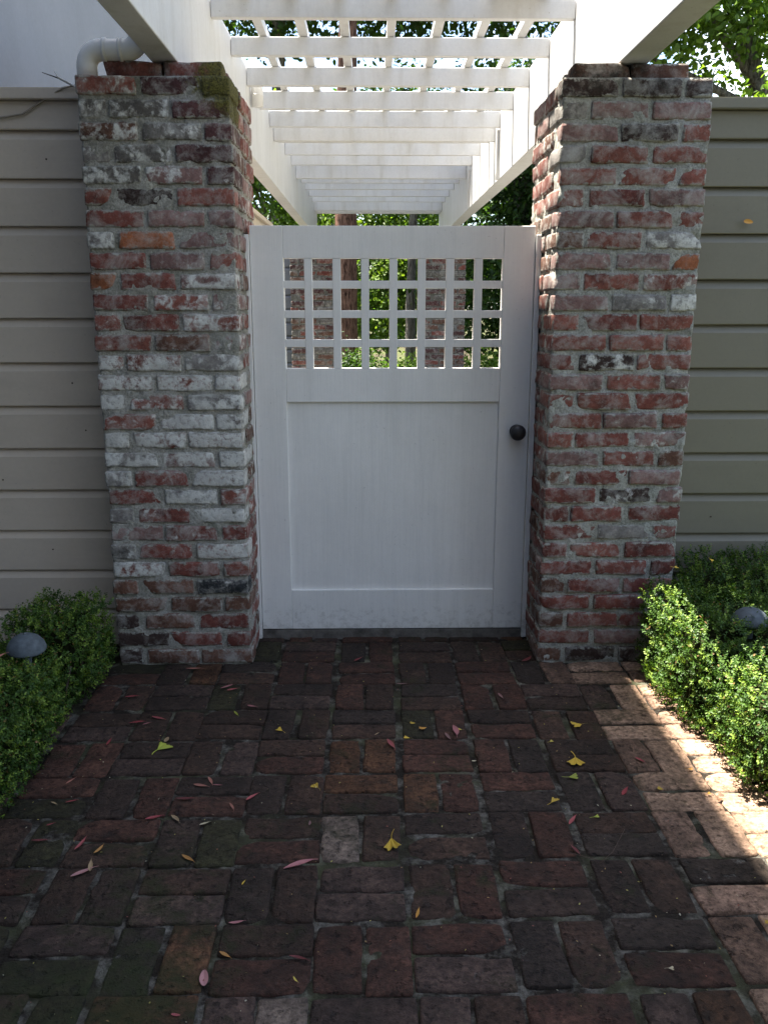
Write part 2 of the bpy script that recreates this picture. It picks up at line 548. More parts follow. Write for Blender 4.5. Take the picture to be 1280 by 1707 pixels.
def brick_mesh(L, W, H, seed, rnd=0.007, amp=0.0028, chip=True, nx=7, ny=4, nz=3, mat='brick'):
    """a worn brick, rounded and uneven, centred on its origin, long in x"""
    r = random.Random(seed)
    def ticks(n, half):
        e = min(rnd * 1.3 / half, 0.45)
        inner = np.linspace(-1 + e, 1 - e, max(n - 1, 2))
        return np.concatenate([[-1], inner, [1]]) * half
    ax = [ticks(nx, L / 2), ticks(ny, W / 2), ticks(nz, H / 2)]
    V, idx, Fc = [], {}, []
    def vid(p):
        k = tuple(round(c, 6) for c in p)
        if k not in idx:
            idx[k] = len(V)
            V.append(p)
        return idx[k]
    for a in range(3):
        b, c = (a + 1) % 3, (a + 2) % 3
        for sgn in (-1, 1):
            for i in range(len(ax[b]) - 1):
                for j in range(len(ax[c]) - 1):
                    q = []
                    for (ii, jj) in ((i, j), (i + 1, j), (i + 1, j + 1), (i, j + 1)):
                        p = [0, 0, 0]
                        p[a] = ax[a][-1] * sgn
                        p[b] = ax[b][ii]
                        p[c] = ax[c][jj]
                        q.append(vid(p))
                    Fc.append(tuple(q if sgn > 0 else q[::-1]))
    P = np.array(V, float)
    half = np.array([L, W, H]) / 2
    core = np.clip(P, -(half - rnd), half - rnd)
    d = P - core
    ln = np.linalg.norm(d, axis=1)
    P = core + d / np.maximum(ln, 1e-9)[:, None] * np.minimum(ln, rnd)[:, None]
    off = np.array([r.uniform(0, 99) for _ in range(3)])
    nrm = P / half
    for a in range(3):
        P[:, a] += amp * fbm(P * 22 + off + a * 31, seed, 3) * (0.4 + np.abs(nrm[:, a]))
    if chip:
        for _ in range(r.randint(1, 3)):
            c = np.array([r.choice((-1, 1)) * half[0] * r.choice((1, 1, r.random())), r.choice((-1, 1)) * half[1], r.choice((-1, 1)) * half[2]])
            dd = np.linalg.norm(P - c, axis=1)
            k = np.clip(1 - dd / r.uniform(0.02, 0.045), 0, 1)[:, None]
            P -= k * np.sign(c) * r.uniform(0.003, 0.009)
    return mesh_from('brick', P, Fc, M[mat], True)

PAVE_MESH = [brick_mesh(0.199, 0.096, 0.06, 100 + i, 0.0055, 0.0018, mat='paver') for i in range(14)]
PAVE_COL = {'d': (0.052, 0.034, 0.025), 'r': (0.09, 0.043, 0.029), 'p': (0.09, 0.058, 0.045), 'o': (0.11, 0.054, 0.028),
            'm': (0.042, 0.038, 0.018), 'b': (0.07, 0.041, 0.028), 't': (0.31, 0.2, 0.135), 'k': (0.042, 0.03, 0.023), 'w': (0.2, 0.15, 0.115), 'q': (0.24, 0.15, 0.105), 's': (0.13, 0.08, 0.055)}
# bricks the eye picks out: (x, y) -> colour key, efflorescence
SPECIAL = [(-0.066, 1.97, 'w', .05), (0.02, 1.97, 'b', .0), (-0.02, 1.57, 'r', 0), (-0.02, 1.82, 'p', .2), (-0.35, 1.62, 'o', 0), (-0.33, 1.52, 'm', 0),
           (-0.62, 1.53, 'm', 0), (-0.78, 1.55, 'm', 0), (-0.2, 1.44, 'w', .1), (0.04, 1.44, 'p', .05), (-0.4, 1.44, 'o', 0), (0.2, 1.63, 'r', 0), (0.2, 1.53, 'p', .3),
           (0.42, 1.42, 'r', .15), (0.72, 1.4, 'o', .05), (0.36, 1.72, 'd', 0), (0.38, 1.82, 'r', .0), (0.83, 1.98, 'q', .0), (0.83, 1.82, 'k', .45), (0.83, 1.72, 'q', 0),
           (-0.66, 2.32, 'p', .2), (-0.55, 2.28, 't', .1), (-0.3, 2.32, 'r', 0), (-0.4, 2.32, 'p', .2), (-0.65, 3.0, 'o', 0), (0.2, 2.35, 'r', 0), (0.1, 2.2, 'o', 0), (0.05, 2.42, 'o', 0), (-0.12, 2.4, 'o', 0)]

def lay_pavers():
    n_r = random.Random(5)
    far = []
    i0, i1 = -7, 6
    for i in range(i0, i1):
        for j in range(-16, 8):
            x, y = PX0 + i * BX, PY0 + j * BY
            cxm, cym = x + BX / 2, y + BY / 2
            if cym > 3.42:
                continue
            if 3.02 < cym and (cxm < -0.5 or cxm > 0.68):
                continue
            vert = (i + j) % 2 == 0
            if cxm > 0.72 and j % 2:
                vert = False
            for k in (-1, 1):
                if vert:
                    px, py, rz, sx, sy = cxm + k * BX / 4, cym, PI / 2, (BY - 0.0075) / 0.199, (BX / 2 - 0.009) / 0.096
                else:
                    px, py, rz, sx, sy = cxm, cym + k * BY / 4, 0, (BX - 0.008) / 0.199, (BY / 2 - 0.008) / 0.096
                # soft wander of the old paving
                px += 0.010 * math.sin(py * 2.1 + i) + n_r.uniform(-.004, .004)
                py += 0.010 * math.sin(px * 2.6 + j * .7) + n_r.uniform(-.004, .004)
                key = n_r.choices('drpombkb', (3.2, 4.6, 2.2, .5, 0.5, 3.4, 1.2, 1))[0]
                al = n_r.choice((0, 0, 0, .05, .1, .2))
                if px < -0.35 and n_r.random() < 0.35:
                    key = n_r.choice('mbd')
                if px > 0.82:  # tan keys put the sunlit strip's brightness into the brick colour
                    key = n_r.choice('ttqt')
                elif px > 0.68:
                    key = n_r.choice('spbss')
                for (qx, qy, kk, aa) in SPECIAL:
                    if abs(qx - px) < (0.055 if vert else 0.1) and abs(qy - py) < (0.1 if vert else 0.052):
                        key, al = kk, aa
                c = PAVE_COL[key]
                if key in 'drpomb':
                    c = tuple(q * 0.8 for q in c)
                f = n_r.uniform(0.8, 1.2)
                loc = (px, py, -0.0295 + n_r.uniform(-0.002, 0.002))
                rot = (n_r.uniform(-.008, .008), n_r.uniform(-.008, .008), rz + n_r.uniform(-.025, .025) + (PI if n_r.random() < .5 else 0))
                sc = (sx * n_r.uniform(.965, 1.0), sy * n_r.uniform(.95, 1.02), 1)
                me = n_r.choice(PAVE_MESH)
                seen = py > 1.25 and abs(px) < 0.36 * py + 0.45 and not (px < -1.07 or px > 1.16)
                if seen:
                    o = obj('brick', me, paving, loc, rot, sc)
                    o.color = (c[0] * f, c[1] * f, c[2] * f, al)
                elif abs(px) < 1.3 and py < 1.4:
                    far.append((me, loc, rot, sc))
    # the path behind the viewer: one joined piece
    bm = bmesh.new()
    from mathutils import Euler
    for me, loc, rot, sc in far:
        n0 = len(bm.verts)
        bm.from_mesh(me)
        bm.verts.ensure_lookup_table()
        mt = Matrix.LocRotScale(Vector(loc), Euler(rot), Vector(sc))
        for v in bm.verts[n0:]:
            v.co = mt @ v.co
    me = bpy.data.meshes.new('brick_field')
    bm.to_mesh(me)
    bm.free()
    me.materials.append(M['paver'])
    o = obj('brick_field', me, paving)
    o.color = (*PAVE_COL['r'], 0.05)
    o['kind'] = 'stuff'
lay_pavers()

# --- pale walk beyond the gate, added to bounce light up into the pergola
structure(grid_sheet('added_bounce_walk', -0.9, 2.4, 3.62, 11.4, 0.2, lambda P: -0.012 + 0.004 * fbm(P * 2, 5, 2), M['walk']))

# --- soil beds either side
def soil_z(P):
    return 0.005 + 0.018 * fbm(P * np.array([7, 7, 1]), 21, 4)
for nm, x0, x1 in (('soil_bed', -2.4, -1.02), ('soil_bed', 1.09, 2.7)):
    structure(grid_sheet(nm, x0, x1, 0.3, 3.5, 0.03, soil_z, M['soil']))

# ------------------------------------------------------------------ brick pillars
BL, BW, BH, JT = 0.1955, 0.094, 0.0585, 0.0095
PS = 2 * BL + BW + 2 * JT
COURSE = 0.069
STRETCH = [brick_mesh(BL, BW, BH, 200 + i, 0.0065, 0.0025) for i in range(18)]
BC = {'r': (0.22, 0.08, 0.06), 'R': (0.17, 0.056, 0.043), 'o': (0.32, 0.115, 0.055), 'm': (0.22, 0.13, 0.115), 'g': (0.2, 0.18, 0.165), 'G': (0.14, 0.125, 0.11),
      'd': (0.05, 0.032, 0.027), 'b': (0.13, 0.065, 0.044), 'k': (0.035, 0.038, 0.04), 'M': (0.08, 0.036, 0.034)}
# front of the left pillar, top course first: colour and whitewash for left, middle, right brick
LEFT_FRONT = """r45 M40 d10|G60 G60 M15|b65 G50 M12|g50 G60 M05|G60 m55 M35|r30 d12 r15|R10 m30 m30|g70 o12 m20|R08 m45 r30|o03 R15 m70|R10 r52 m50|r50 R34 r62|
r35 b25 m55|r75 r82 g55|r72 r90 m80|g90 r50 g72|r40 m85 g80|g95 r78 r88|g70 m72 g88|g66 R36 r95|R34 g85 r50|g58 R44 g90|m22 R34 R12|G50 R28 r80|r70 R20 r48|
b18 b08 k30|b12 b06 b25|d06 b05 R08|d04 R05 R10|d03 b04 b05"""
RIGHT_FRONT = """d10 d08 d20|G28 m26 m22|m20 d22 r10|g32 r24 r12|r34 r22 r26|r40 R10 m24|m24 r18 r14|b16 r08 g60|m24 m20 o04|m26 r18 r55|m26 g46 g72|r12 R06 r26|
r30 r16 r10|R14 d48 r24|m34 r12 m44|r14 r10 R22|r22 m24 r14|r36 R06 m44|m34 r12 b22|b44 R05 m18|R10 d42 m34|R16 R08 R14|R06 g30 R06|R14 r20 R06|
R06 r20 R12|b24 R08 R10|R14 R06 R08|b22 r08 R12|r06 m24 m18|b10 d06 d05"""

def pillar(cx, yf, label, spec, seed, mortar, fine=True):
    rr = random.Random(seed)
    cy = yf + PS / 2
    t = thing('brick_pillar', label, 'brick pillar', (cx, cy, 0), 'brick pillars of the pergola')
    rows = [c.strip().split() for c in spec.replace('\n', '').split('|')] if spec else None
    NC = 30
    for c in range(NC):                       # c = 0 at the ground
        z = c * COURSE + COURSE / 2 + rr.uniform(-.0015, .0015)
        top = NC - 1 - c
        mirror = top % 2 == 1
        for side in range(4):
            for k in range(2):
                u = -PS / 2 + BL / 2 + k * (BL + JT) + rr.uniform(-.004, .004)
                v = -PS / 2 + BW / 2 + rr.uniform(-.0035, .003)
                a = side * PI / 2
                x, y = u * math.cos(a) - v * math.sin(a), u * math.sin(a) + v * math.cos(a)
                ang = a
                if mirror:
                    x, ang = -x, PI - a
                key, al = None, 0
                if rows:
                    e = rows[top]
                    if side == 0:
                        w = (1 - k + 1) if mirror else k
                        key = e[w]
                    elif side == 1 and k == 0:
                        key = e[0] if mirror else e[2]
                if key is None:
                    key = (rr.choice(('r', 'R', 'm', 'R', 'b', 'r')) + '%02d' % rr.choice((5, 10, 20, 30, 45))) if rows else (rr.choice('RbGMMb') + '%02d' % rr.choice((3, 8, 15, 25)))  # rear pillars draw a darker palette, shade included in the colour
                col = BC[key[0]]
                al = min(int(key[1:]) / 100.0, 0.97)
                f = rr.uniform(0.85, 1.15)
                o = obj('brick', rr.choice(STRETCH), t, (x, y, z), (rr.uniform(-.012, .012) + (PI if rr.random() < .5 else 0), rr.uniform(-.01, .01), ang + rr.uniform(-.012, .012)),
                        (rr.uniform(.97, 1.005), 1, rr.uniform(.94, 1.02)))
                o.color = (col[0] * f, col[1] * f, col[2] * f, al)
    # mortar body: a closed rough sleeve a little behind the brick faces
    st = 0.0075 if fine else 0.03
    npd = int(PS / st)
    h = NC * COURSE - 0.004
    nz = int(h / st)
    ring = []
    R = PS / 2 - 0.0062
    for sd in range(4):
        a = sd * PI / 2
        for i in range(npd):
            u = -R + 2 * R * i / npd
            ring.append((u * math.cos(a) + R * math.sin(a), u * math.sin(a) - R * math.cos(a)))
    ring = np.array(ring)
    n = len(ring)
    zs = np.linspace(-0.02, h, nz + 1)
    P = np.zeros(((nz + 1) * n, 3))
    P[:, :2] = np.tile(ring, (nz + 1, 1))
    P[:, 2] = np.repeat(zs, n)
    nrm = np.tile(ring / np.maximum(np.abs(ring).max(1), 1e-6)[:, None], (nz + 1, 1))
    nrm = np.where(np.abs(nrm) > 0.985, np.sign(nrm), 0)
    d = 0.0042 * fbm(P * 15 + seed * 7, seed, 3) + 0.003 * fbm(P * 75 + seed, seed + 5, 2)
    P[:, :2] += nrm * d[:, None]
    i = np.arange((nz + 1) * n).reshape(nz + 1, n)
    Q = np.stack([i[:-1].ravel(), np.roll(i, -1, 1)[:-1].ravel(), np.roll(i, -1, 1)[1:].ravel(), i[1:].ravel()], 1).tolist()
    Q.append([int(k) for k in i[-1]])
    obj('mortar', mesh_from('mortar', P, Q, mortar, True), t)
    # small plinth of bricks the beam rests on
    for dx, dy in ((-0.099, -0.09), (0.099, -0.085), (-0.099, 0.06), (0.099, 0.06)):
        o = obj('brick', rr.choice(STRETCH), t, (dx + PLX[cx > 0] - cx, dy - 0.03, NC * COURSE + BH / 2 + 0.001), (0, 0, rr.uniform(-.03, .03)), (1, 1.15, 1.0))
        o.color = (*[q * .8 for q in BC[rr.choice('rbb')]], 0.05)
    return t
PLX = {False: -0.69, True: 0.885}
YF = 3.085
LX, RX = -0.7075, 0.887
pillar(LX, YF, 'left front pillar of old bricks flaked with white paint, mossy top corner', LEFT_FRONT, 31, M['mortar_l'])
pillar(RX, YF, 'right front pillar of red bricks with thick pale mortar, sunlit inner side', RIGHT_FRONT, 57, M['mortar_r'])
pillar(LX + 0.02, 10.55, 'left rear brick pillar seen through the gate lattice', None, 77, M['mortar_far'], False)
pillar(RX - 0.01, 10.55, 'right rear brick pillar seen through the gate lattice', None, 91, M['mortar_far'], False)

# ------------------------------------------------------------------ siding fences
def board_mesh(length, h, mat, bev=0.03, dep=0.02):
    """drop siding board, sloped top lip, runs along x, front at y=0 facing -y, bottom at z=0"""
    g = 0.004
    prof = [(0.0, g), (0.0, h - bev - g), (0.001, h - bev), (dep, h - 0.001), (0.03, h - 0.001), (0.03, g), (0.003, 0.0)]
    prof = [(0.002, 0.001), (0.0, g), (0.0, h - bev), (dep, h), (0.028, h), (0.028, 0.001)]
    V = [(-length / 2, y, z) for y, z in prof] + [(length / 2, y, z) for y, z in prof]
    n = len(prof)
    Fc = [tuple(range(n)), tuple(range(2 * n - 1, n - 1, -1))]
    for i in range(n):
        j = (i + 1) % n
        Fc.append((i, i + n, j + n, j))
    me = mesh_from('board', V, Fc, mat)
    bm = bmesh.new()
    bm.from_mesh(me)
    bmesh.ops.recalc_face_normals(bm, faces=bm.faces)
    bm.to_mesh(me)
    bm.free()
    return me

def fence(x0, x1, y, mat, label, cap=True, z0=-0.012, rot=0.0, nb=12, name='siding_fence'):
    L = x1 - x0
    t = thing(name, label, 'fence', ((x0 + x1) / 2, y, 0), None)
    t.rotation_euler.z = rot
    me = board_mesh(L, 0.1615, mat)
    r = random.Random(int(abs(x0) * 100))
    for i in range(nb):
        obj('board', me, t, (0, r.uniform(-.001, .001), z0 + 0.0 + i * 0.1625), (0, r.uniform(-.0012, .0012), 0))
    zt = z0 + nb * 0.1625
    def b(nm, lo, hi, bev=.003):
        lo, hi = Vector(lo), Vector(hi)
        bm = bmesh.new()
        bmesh.ops.create_cube(bm, size=1)
        bmesh.ops.scale(bm, vec=hi - lo, verts=bm.verts)
        bmesh.ops.bevel(bm, geom=bm.edges[:], offset=bev, segments=2, affect='EDGES')
        m_ = bpy.data.meshes.new(nm)
        bm.to_mesh(m_)
        bm.free()
        m_.materials.append(mat)
        return obj(nm, m_, t, (lo + hi) / 2)
    b('top_board', (-L / 2, -0.001, zt + .001), (L / 2, 0.03, zt + 0.094))
    if cap:
        b('cap_rail', (-L / 2, -0.026, zt + 0.096), (L / 2, 0.07, zt + 0.134))
    nail_me = mesh_from('nail', *lathe_geo([(0.0032, -0.002), (0.0032, 0.0004), (0.001, 0.0008)], 8), M['twig'])
    for i in range(nb):
        for q in range(2):
            if r.random() < 0.4:
                obj('nail', nail_me, t, (r.uniform(-L / 2 + .05, L / 2 - .05), -0.001, z0 + i * 0.1625 + r.uniform(.03, .09)), (PI / 2, 0, 0))
    b('backing', (-L / 2, 0.0305, z0 + .01), (L / 2, 0.055, zt + 0.09))
    return t
fence(-1.62, -0.955, 3.30, M['taupe'], 'taupe board fence between the left pillar and the house')
fence(1.135, 2.9, 3.30, M['taupe_shaded'], 'shade-toned taupe board fence right of the right pillar', z0=-0.035)
fence(-3.4, -0.955, 10.85, M['slate'], 'slate grey board fence beside the left rear pillar')
fence(-0.93 - 2.4, -0.93 + 2.4, 6.1, M['taupe'], 'taupe side fence running back along the pergola walk', rot=PI / 2).location = (-0.93, 6.1, 0)

# ------------------------------------------------------------------ house at the left; its unseen eave is shaped to shade the entry
EZ = 6.4
EX = 0.96 - SUN_A * (EZ + 0.4)
EY = 3.2 + SUN_B * EZ
house = thing('house', 'tall pale blue grey house wall above the left fence', 'house', (-1.62, 0.6, 0))
box('wall', (-8.0, -6.0, -0.05), (-1.62, EY - 0.4, EZ + 0.1), M['stucco'], house, 0.01)
box('wall', (-7.9, -9.5, -0.05), (8.5, -5.4, EZ - 0.2), M['stucco'], house, 0.01)  # unseen wing added behind the viewer to darken the entry
box('wall', (-7.8, EY - 0.39, -0.05), (-1.64, 7.6, 3.9), M['stucco'], house, 0.01)
box('roof', (-8.2, EY - 0.37, 3.905), (-1.45, 8.0, 4.1), M['roof'], house, 0.01)
rf = box('roof', (-8.6, -7.0, EZ + 0.18), (EX, EY, EZ + 0.4), M['roof'], house, 0.01)  # unseen eave, its edge set to shade the entry
box('shade_eave_soffit', (-8.5, -6.9, EZ + 0.104), (EX - 0.03, EY - 0.1, EZ + 0.176), M['white'], house, 0.0)
V, Fc = [(-8.6, -7, EZ + .4), (-8.6, EY, EZ + .4), (-4.3, -7, EZ + 2.2), (-4.3, EY, EZ + 2.2), (EX - .2, -7, EZ + .4), (EX - .2, EY, EZ + .4)], [(0, 1, 3, 2), (2, 3, 5, 4), (0, 2, 4), (1, 5, 3)]
obj('roof', mesh_from('roof_slope', V, Fc, M['roof']), house, (1.62, -0.6, 0.003))

# ------------------------------------------------------------------ pergola
per = thing('pergola', 'white slatted pergola on twin beams over the gate', 'pergola', (0.1, 3.4, 2.13))
BZ0, BZ1 = 2.132, 2.545
Y0, Y1 = 1.7, 11.1
LBI, RBI = -0.643, 0.843
W = M['white']
box('beam', (LBI - 0.088, Y0, BZ0), (LBI, Y1, BZ1), W, per, 0.004)
box('beam', (RBI, Y0, BZ0), (RBI + 0.1, Y1, BZ1 - .003), W, per, 0.004)
r = random.Random(3)
k = 0
y = 3.89
while y < 10.5:
    dz = max(0.02 - 0.009 * k, -0.006) + r.uniform(-.003, .003)
    k += 1
    box('rafter', (LBI + 0.0015, y, 2.455 + dz), (RBI - 0.0015, y + 0.04, 2.546), W, per, 0.003)
    y += 0.525
for y in (6.22, 8.0):
    box('header', (LBI + 0.0015, y, 2.405), (RBI - 0.0015, y + 0.05, 2.545), W, per, 0.003)
for y in (10.6, 10.78, 10.96):
    box('rafter', (LBI + 0.0015, y, 2.40), (RBI - 0.0015, y + 0.03, 2.545), W, per, 0.003)
for x in (-0.683, -0.493, -0.306, -0.112, 0.100, 0.312, 0.515, 0.706, 0.893):
    w = r.uniform(0.019, 0.022)
    box('lath', (x - w, 3.27, 2.549), (x + w, Y1 + .08, 2.59 + r.uniform(-.002, .002)), W, per, 0.002)
# unseen board added to shade the right hedge, carried on the first rafter
box('shade_board', (0.53, 2.70, 2.549), (0.73, 3.93, 2.575), W, per, 0.002)
for y in (6.02, 7.72):
    box('batten', (RBI - 0.016, y, BZ0 + 0.004), (RBI - 0.001, y + 0.024, 2.44), W, per, 0.002)

# ------------------------------------------------------------------ gate
GY = 3.35
gate = thing('garden_gate', 'white wooden garden gate with square lattice and round black knob', 'gate', (0.085, GY, 0.04))
G = M['gate']
gx0, gx1, gz0, gz1 = -0.445, 0.615, 0.04, 1.622
ox0, ox1, oz0, oz1 = -0.323, 0.498, 1.100, 1.506
pz0, pz1 = 0.207, 0.972
T = 0.045
box('stile', (gx0, GY, gz0), (ox0, GY + T, gz1), G, gate, 0.0025)
box('stile', (ox1, GY, gz0), (gx1, GY + T, gz1), G, gate, 0.0025)
box('top_rail', (ox0 + .0005, GY + 0.0008, oz1), (ox1 - .0005, GY + T - .001, gz1 - .0004), G, gate, 0.0015)
box('middle_rail', (ox0 + .0005, GY + 0.0008, pz1), (ox1 - .0005, GY + T - .001, oz0), G, gate, 0.0015)
box('bottom_rail', (ox0 + .0005, GY + 0.0008, gz0 + .0004), (ox1 - .0005, GY + T - .001, pz0), G, gate, 0.0015)
box('panel', (ox0 - .004, GY + 0.0135, pz0 - .004), (ox1 + .004, GY + 0.033, pz1 + .004), G, gate, 0.0)
px = (ox1 - ox0 + 0.0295) / 8
for i in range(7):
    x = ox0 + (i + 1) * px - 0.0295
    box('muntin', (x, GY + 0.002, oz0 + .0005), (x + 0.0295, GY + 0.034, oz1 - .0005), G, gate, 0.0012)
pz = (oz1 - oz0 + 0.028) / 4
for j in range(3):
    z = oz0 + (j + 1) * pz - 0.028
    box('muntin', (ox0 + .0005, GY + 0.0035, z), (ox1 - .0005, GY + 0.032, z + 0.028), G, gate, 0.0012)
# knob: rose, neck and ball as one turned piece
prof = [(0.0, 0.0), (0.026, 0.0), (0.027, 0.003), (0.024, 0.007), (0.011, 0.010), (0.009, 0.022), (0.012, 0.028), (0.021, 0.031), (0.0285, 0.036), (0.031, 0.043), (0.0295, 0.051), (0.024, 0.057), (0.015, 0.0605), (0.006, 0.062), (0.0, 0.0622)]
V, Fc = lathe_geo(prof[1:-1], 40)
kn = obj('knob', mesh_from('knob', V, Fc, M['bronze'], True), gate, (0.568 - 0.085, -0.0005, 0.857 - 0.04), (PI / 2, 0, 0))
kn['label'] = 'round black door knob'

fr = thing('gate_jamb', 'pair of thin white jambs holding the gate between the pillars', 'gate frame', (0.085, GY, 0.0))
box('jamb', (-0.4645, GY - 0.012, 0.003), (gx0 - .002, GY + 0.09, 1.59), G, fr, 0.002)
box('jamb', (gx1 + .002, GY - 0.012, 0.003), (0.6375, GY + 0.09, 1.59), G, fr, 0.002)
sill = obj('threshold', None) if False else box('threshold', (-0.45, GY + 0.003, -0.03), (0.62, GY + 0.16, 0.037), M['concrete'], None, 0.006)
tag(sill, 'worn stone threshold strip under the white gate', 'threshold')

# ------------------------------------------------------------------ drain pipe over the left pillar
def tube_obj(name, pts, rad, mat, parent=None, n=16, loc=(0, 0, 0)):
    radii = rad if isinstance(rad, (list, tuple)) else [rad] * len(pts)
    V, Fc = tube_geo(pts, radii, n)
    return obj(name, mesh_from(name, V, Fc, mat, True), parent, loc)
def arc(c, u, v, r, n=8):
    c, u, v = Vector(c), Vector(u), Vector(v)
    return [c + u * r * math.cos(i * PI / 2 / n) + v * r * math.sin(i * PI / 2 / n) for i in range(n + 1)]
pipe = thing('drain_pipe', 'white plastic drain pipe bending over the left pillar top', 'pipe', (-0.942, 3.17, 2.07))
o = Vector((-0.942, 3.17, 2.07))
path = [Vector((-0.942, 3.17, 2.066))] + arc((-0.892, 3.17, 2.112), (-1, 0, 0), (0, 0, 1), 0.05) + [Vector((-0.835, 3.17, 2.162))] + arc((-0.81, 3.17, 2.208), (0, 0, -1), (1, 0, 0), 0.046) + [Vector((-0.7665, 3.17, 2.7))]
tube_obj('pipe', [p - o for p in path], 0.034, M['pvc'], pipe, 24)
for a, b in (((-0.884, 3.17, 2.162), (-0.872, 3.17, 2.162)), ((-0.83, 3.17, 2.162), (-0.818, 3.17, 2.1622))):
    tube_obj('collar', [Vector(a) - o, Vector(b) - o], 0.0375, M['pvc'], pipe, 28)
stub = thing('pipe_stub', 'short white pipe end hanging inside the left pergola beam', 'pipe', (-0.606, 5.08, 2.38))
tube_obj('pipe', [(0, 0, 0), (0, 0, 0.17)], 0.032, M['pvc'], stub, 20)
tube_obj('collar', [(0, 0, 0.055), (0, 0, 0.06)], 0.0335, M['pvc'], stub, 20)
# ------------------------------------------------------------------ wire, twig, things on the fence
wire = tube_obj('fence_wire', [(-1.62, 3.292, 1.99), (-1.45, 3.291, 1.972), (-1.295, 3.291, 1.976), (-1.215, 3.291, 1.988), (-1.133, 3.289, 2.035), (-1.06, 3.268, 2.068), (-0.985, 3.255, 2.078), (-0.95, 3.27, 2.08)], 0.0035, M['wire'], n=8)
tag(wire, 'thin tan wire sagging across the top of the left fence', 'wire')
tw = thing('dry_twig', 'forked dry twig sticking out beside the left pillar top', 'twig', (-0.98, 3.2, 2.04))
tube_obj('stem', [(0.03, 0.02, 0.0), (-0.02, 0, 0.018), (-0.07, 0, 0.043), (-0.12, -.01, 0.058)], [0.004, 0.0035, 0.0025, 0.001], M['twig'], tw, 7)
tube_obj('strand', [(0.01, 0.0, 0.003), (-0.04, -0.005, 0.03), (-0.07, -0.004, 0.045), (-0.08, -.008, 0.064)], [0.0035, 0.003, 0.0025, 0.0015], M['strand'], tw, 7)

# ------------------------------------------------------------------ leaves as geometry
def leaves_mesh(name, pos, nrm, tip, size, cols, mat, width=0.5, fold=0.18):
    """each leaf six corners folded on its midrib; arrays of n"""
    n = len(pos)
    tip = tip - nrm * np.sum(tip * nrm, 1)[:, None]
    tip /= np.maximum(np.linalg.norm(tip, axis=1), 1e-6)[:, None]
    side = np.cross(nrm, tip)
    s_ = size[:, None]
    w = width * 0.5
    pts = [pos,
           pos + s_ * (tip * 0.32 + side * w * 0.9 + nrm * fold * w),
           pos + s_ * (tip * 0.72 + side * w * 0.75 + nrm * fold * w),
           pos + s_ * tip * 1.0 - nrm * s_ * 0.06,
           pos + s_ * (tip * 0.72 - side * w * 0.75 + nrm * fold * w),
           pos + s_ * (tip * 0.32 - side * w * 0.9 + nrm * fold * w)]
    P = np.stack(pts, 1).reshape(-1, 3)
    b = np.arange(n)[:, None] * 6
    Q = np.concatenate([b + np.array([[0, 1, 2, 3]]), b + np.array([[0, 3, 4, 5]])], 1).reshape(-1, 4)
    me = bpy.data.meshes.new(name)
    me.vertices.add(len(P))
    me.vertices.foreach_set('co', P.ravel().astype(np.float32))
    me.loops.add(Q.size)
    me.loops.foreach_set('vertex_index', Q.ravel().astype(np.int32))
    me.polygons.add(len(Q))
    me.polygons.foreach_set('loop_start', (np.arange(len(Q)) * 4).astype(np.int32))
    me.polygons.foreach_set('loop_total', np.full(len(Q), 4, np.int32))
    me.update(calc_edges=True)
    ca = me.color_attributes.new('Col', 'FLOAT_COLOR', 'POINT')
    cc = np.ones((n, 6, 4), np.float32)
    cc[:, :, :3] = cols[:, None, :]
    ca.data.foreach_set('color', cc.ravel())
    me.materials.append(mat)
    return me

def unit(v):
    return v / np.maximum(np.linalg.norm(v, axis=1), 1e-9)[:, None]

def sd_boxes(P, boxes, rad=0.06):
    d = np.full(len(P), 9.0)
    for lo, hi in boxes:
        lo, hi = np.array(lo), np.array(hi)
        c, h = (lo + hi) / 2, (hi - lo) / 2 - rad
        q = np.abs(P - c) - h
        dd = np.linalg.norm(np.maximum(q, 0), axis=1) + np.minimum(q.max(1), 0) - rad
        d = np.minimum(d, dd)
    return d

def hedge_sd(P, boxes, seed):
    return sd_boxes(P, boxes) + 0.02 * fbm(P * 6.5, seed, 2) + 0.010 * fbm(P * 21, seed + 3, 2)

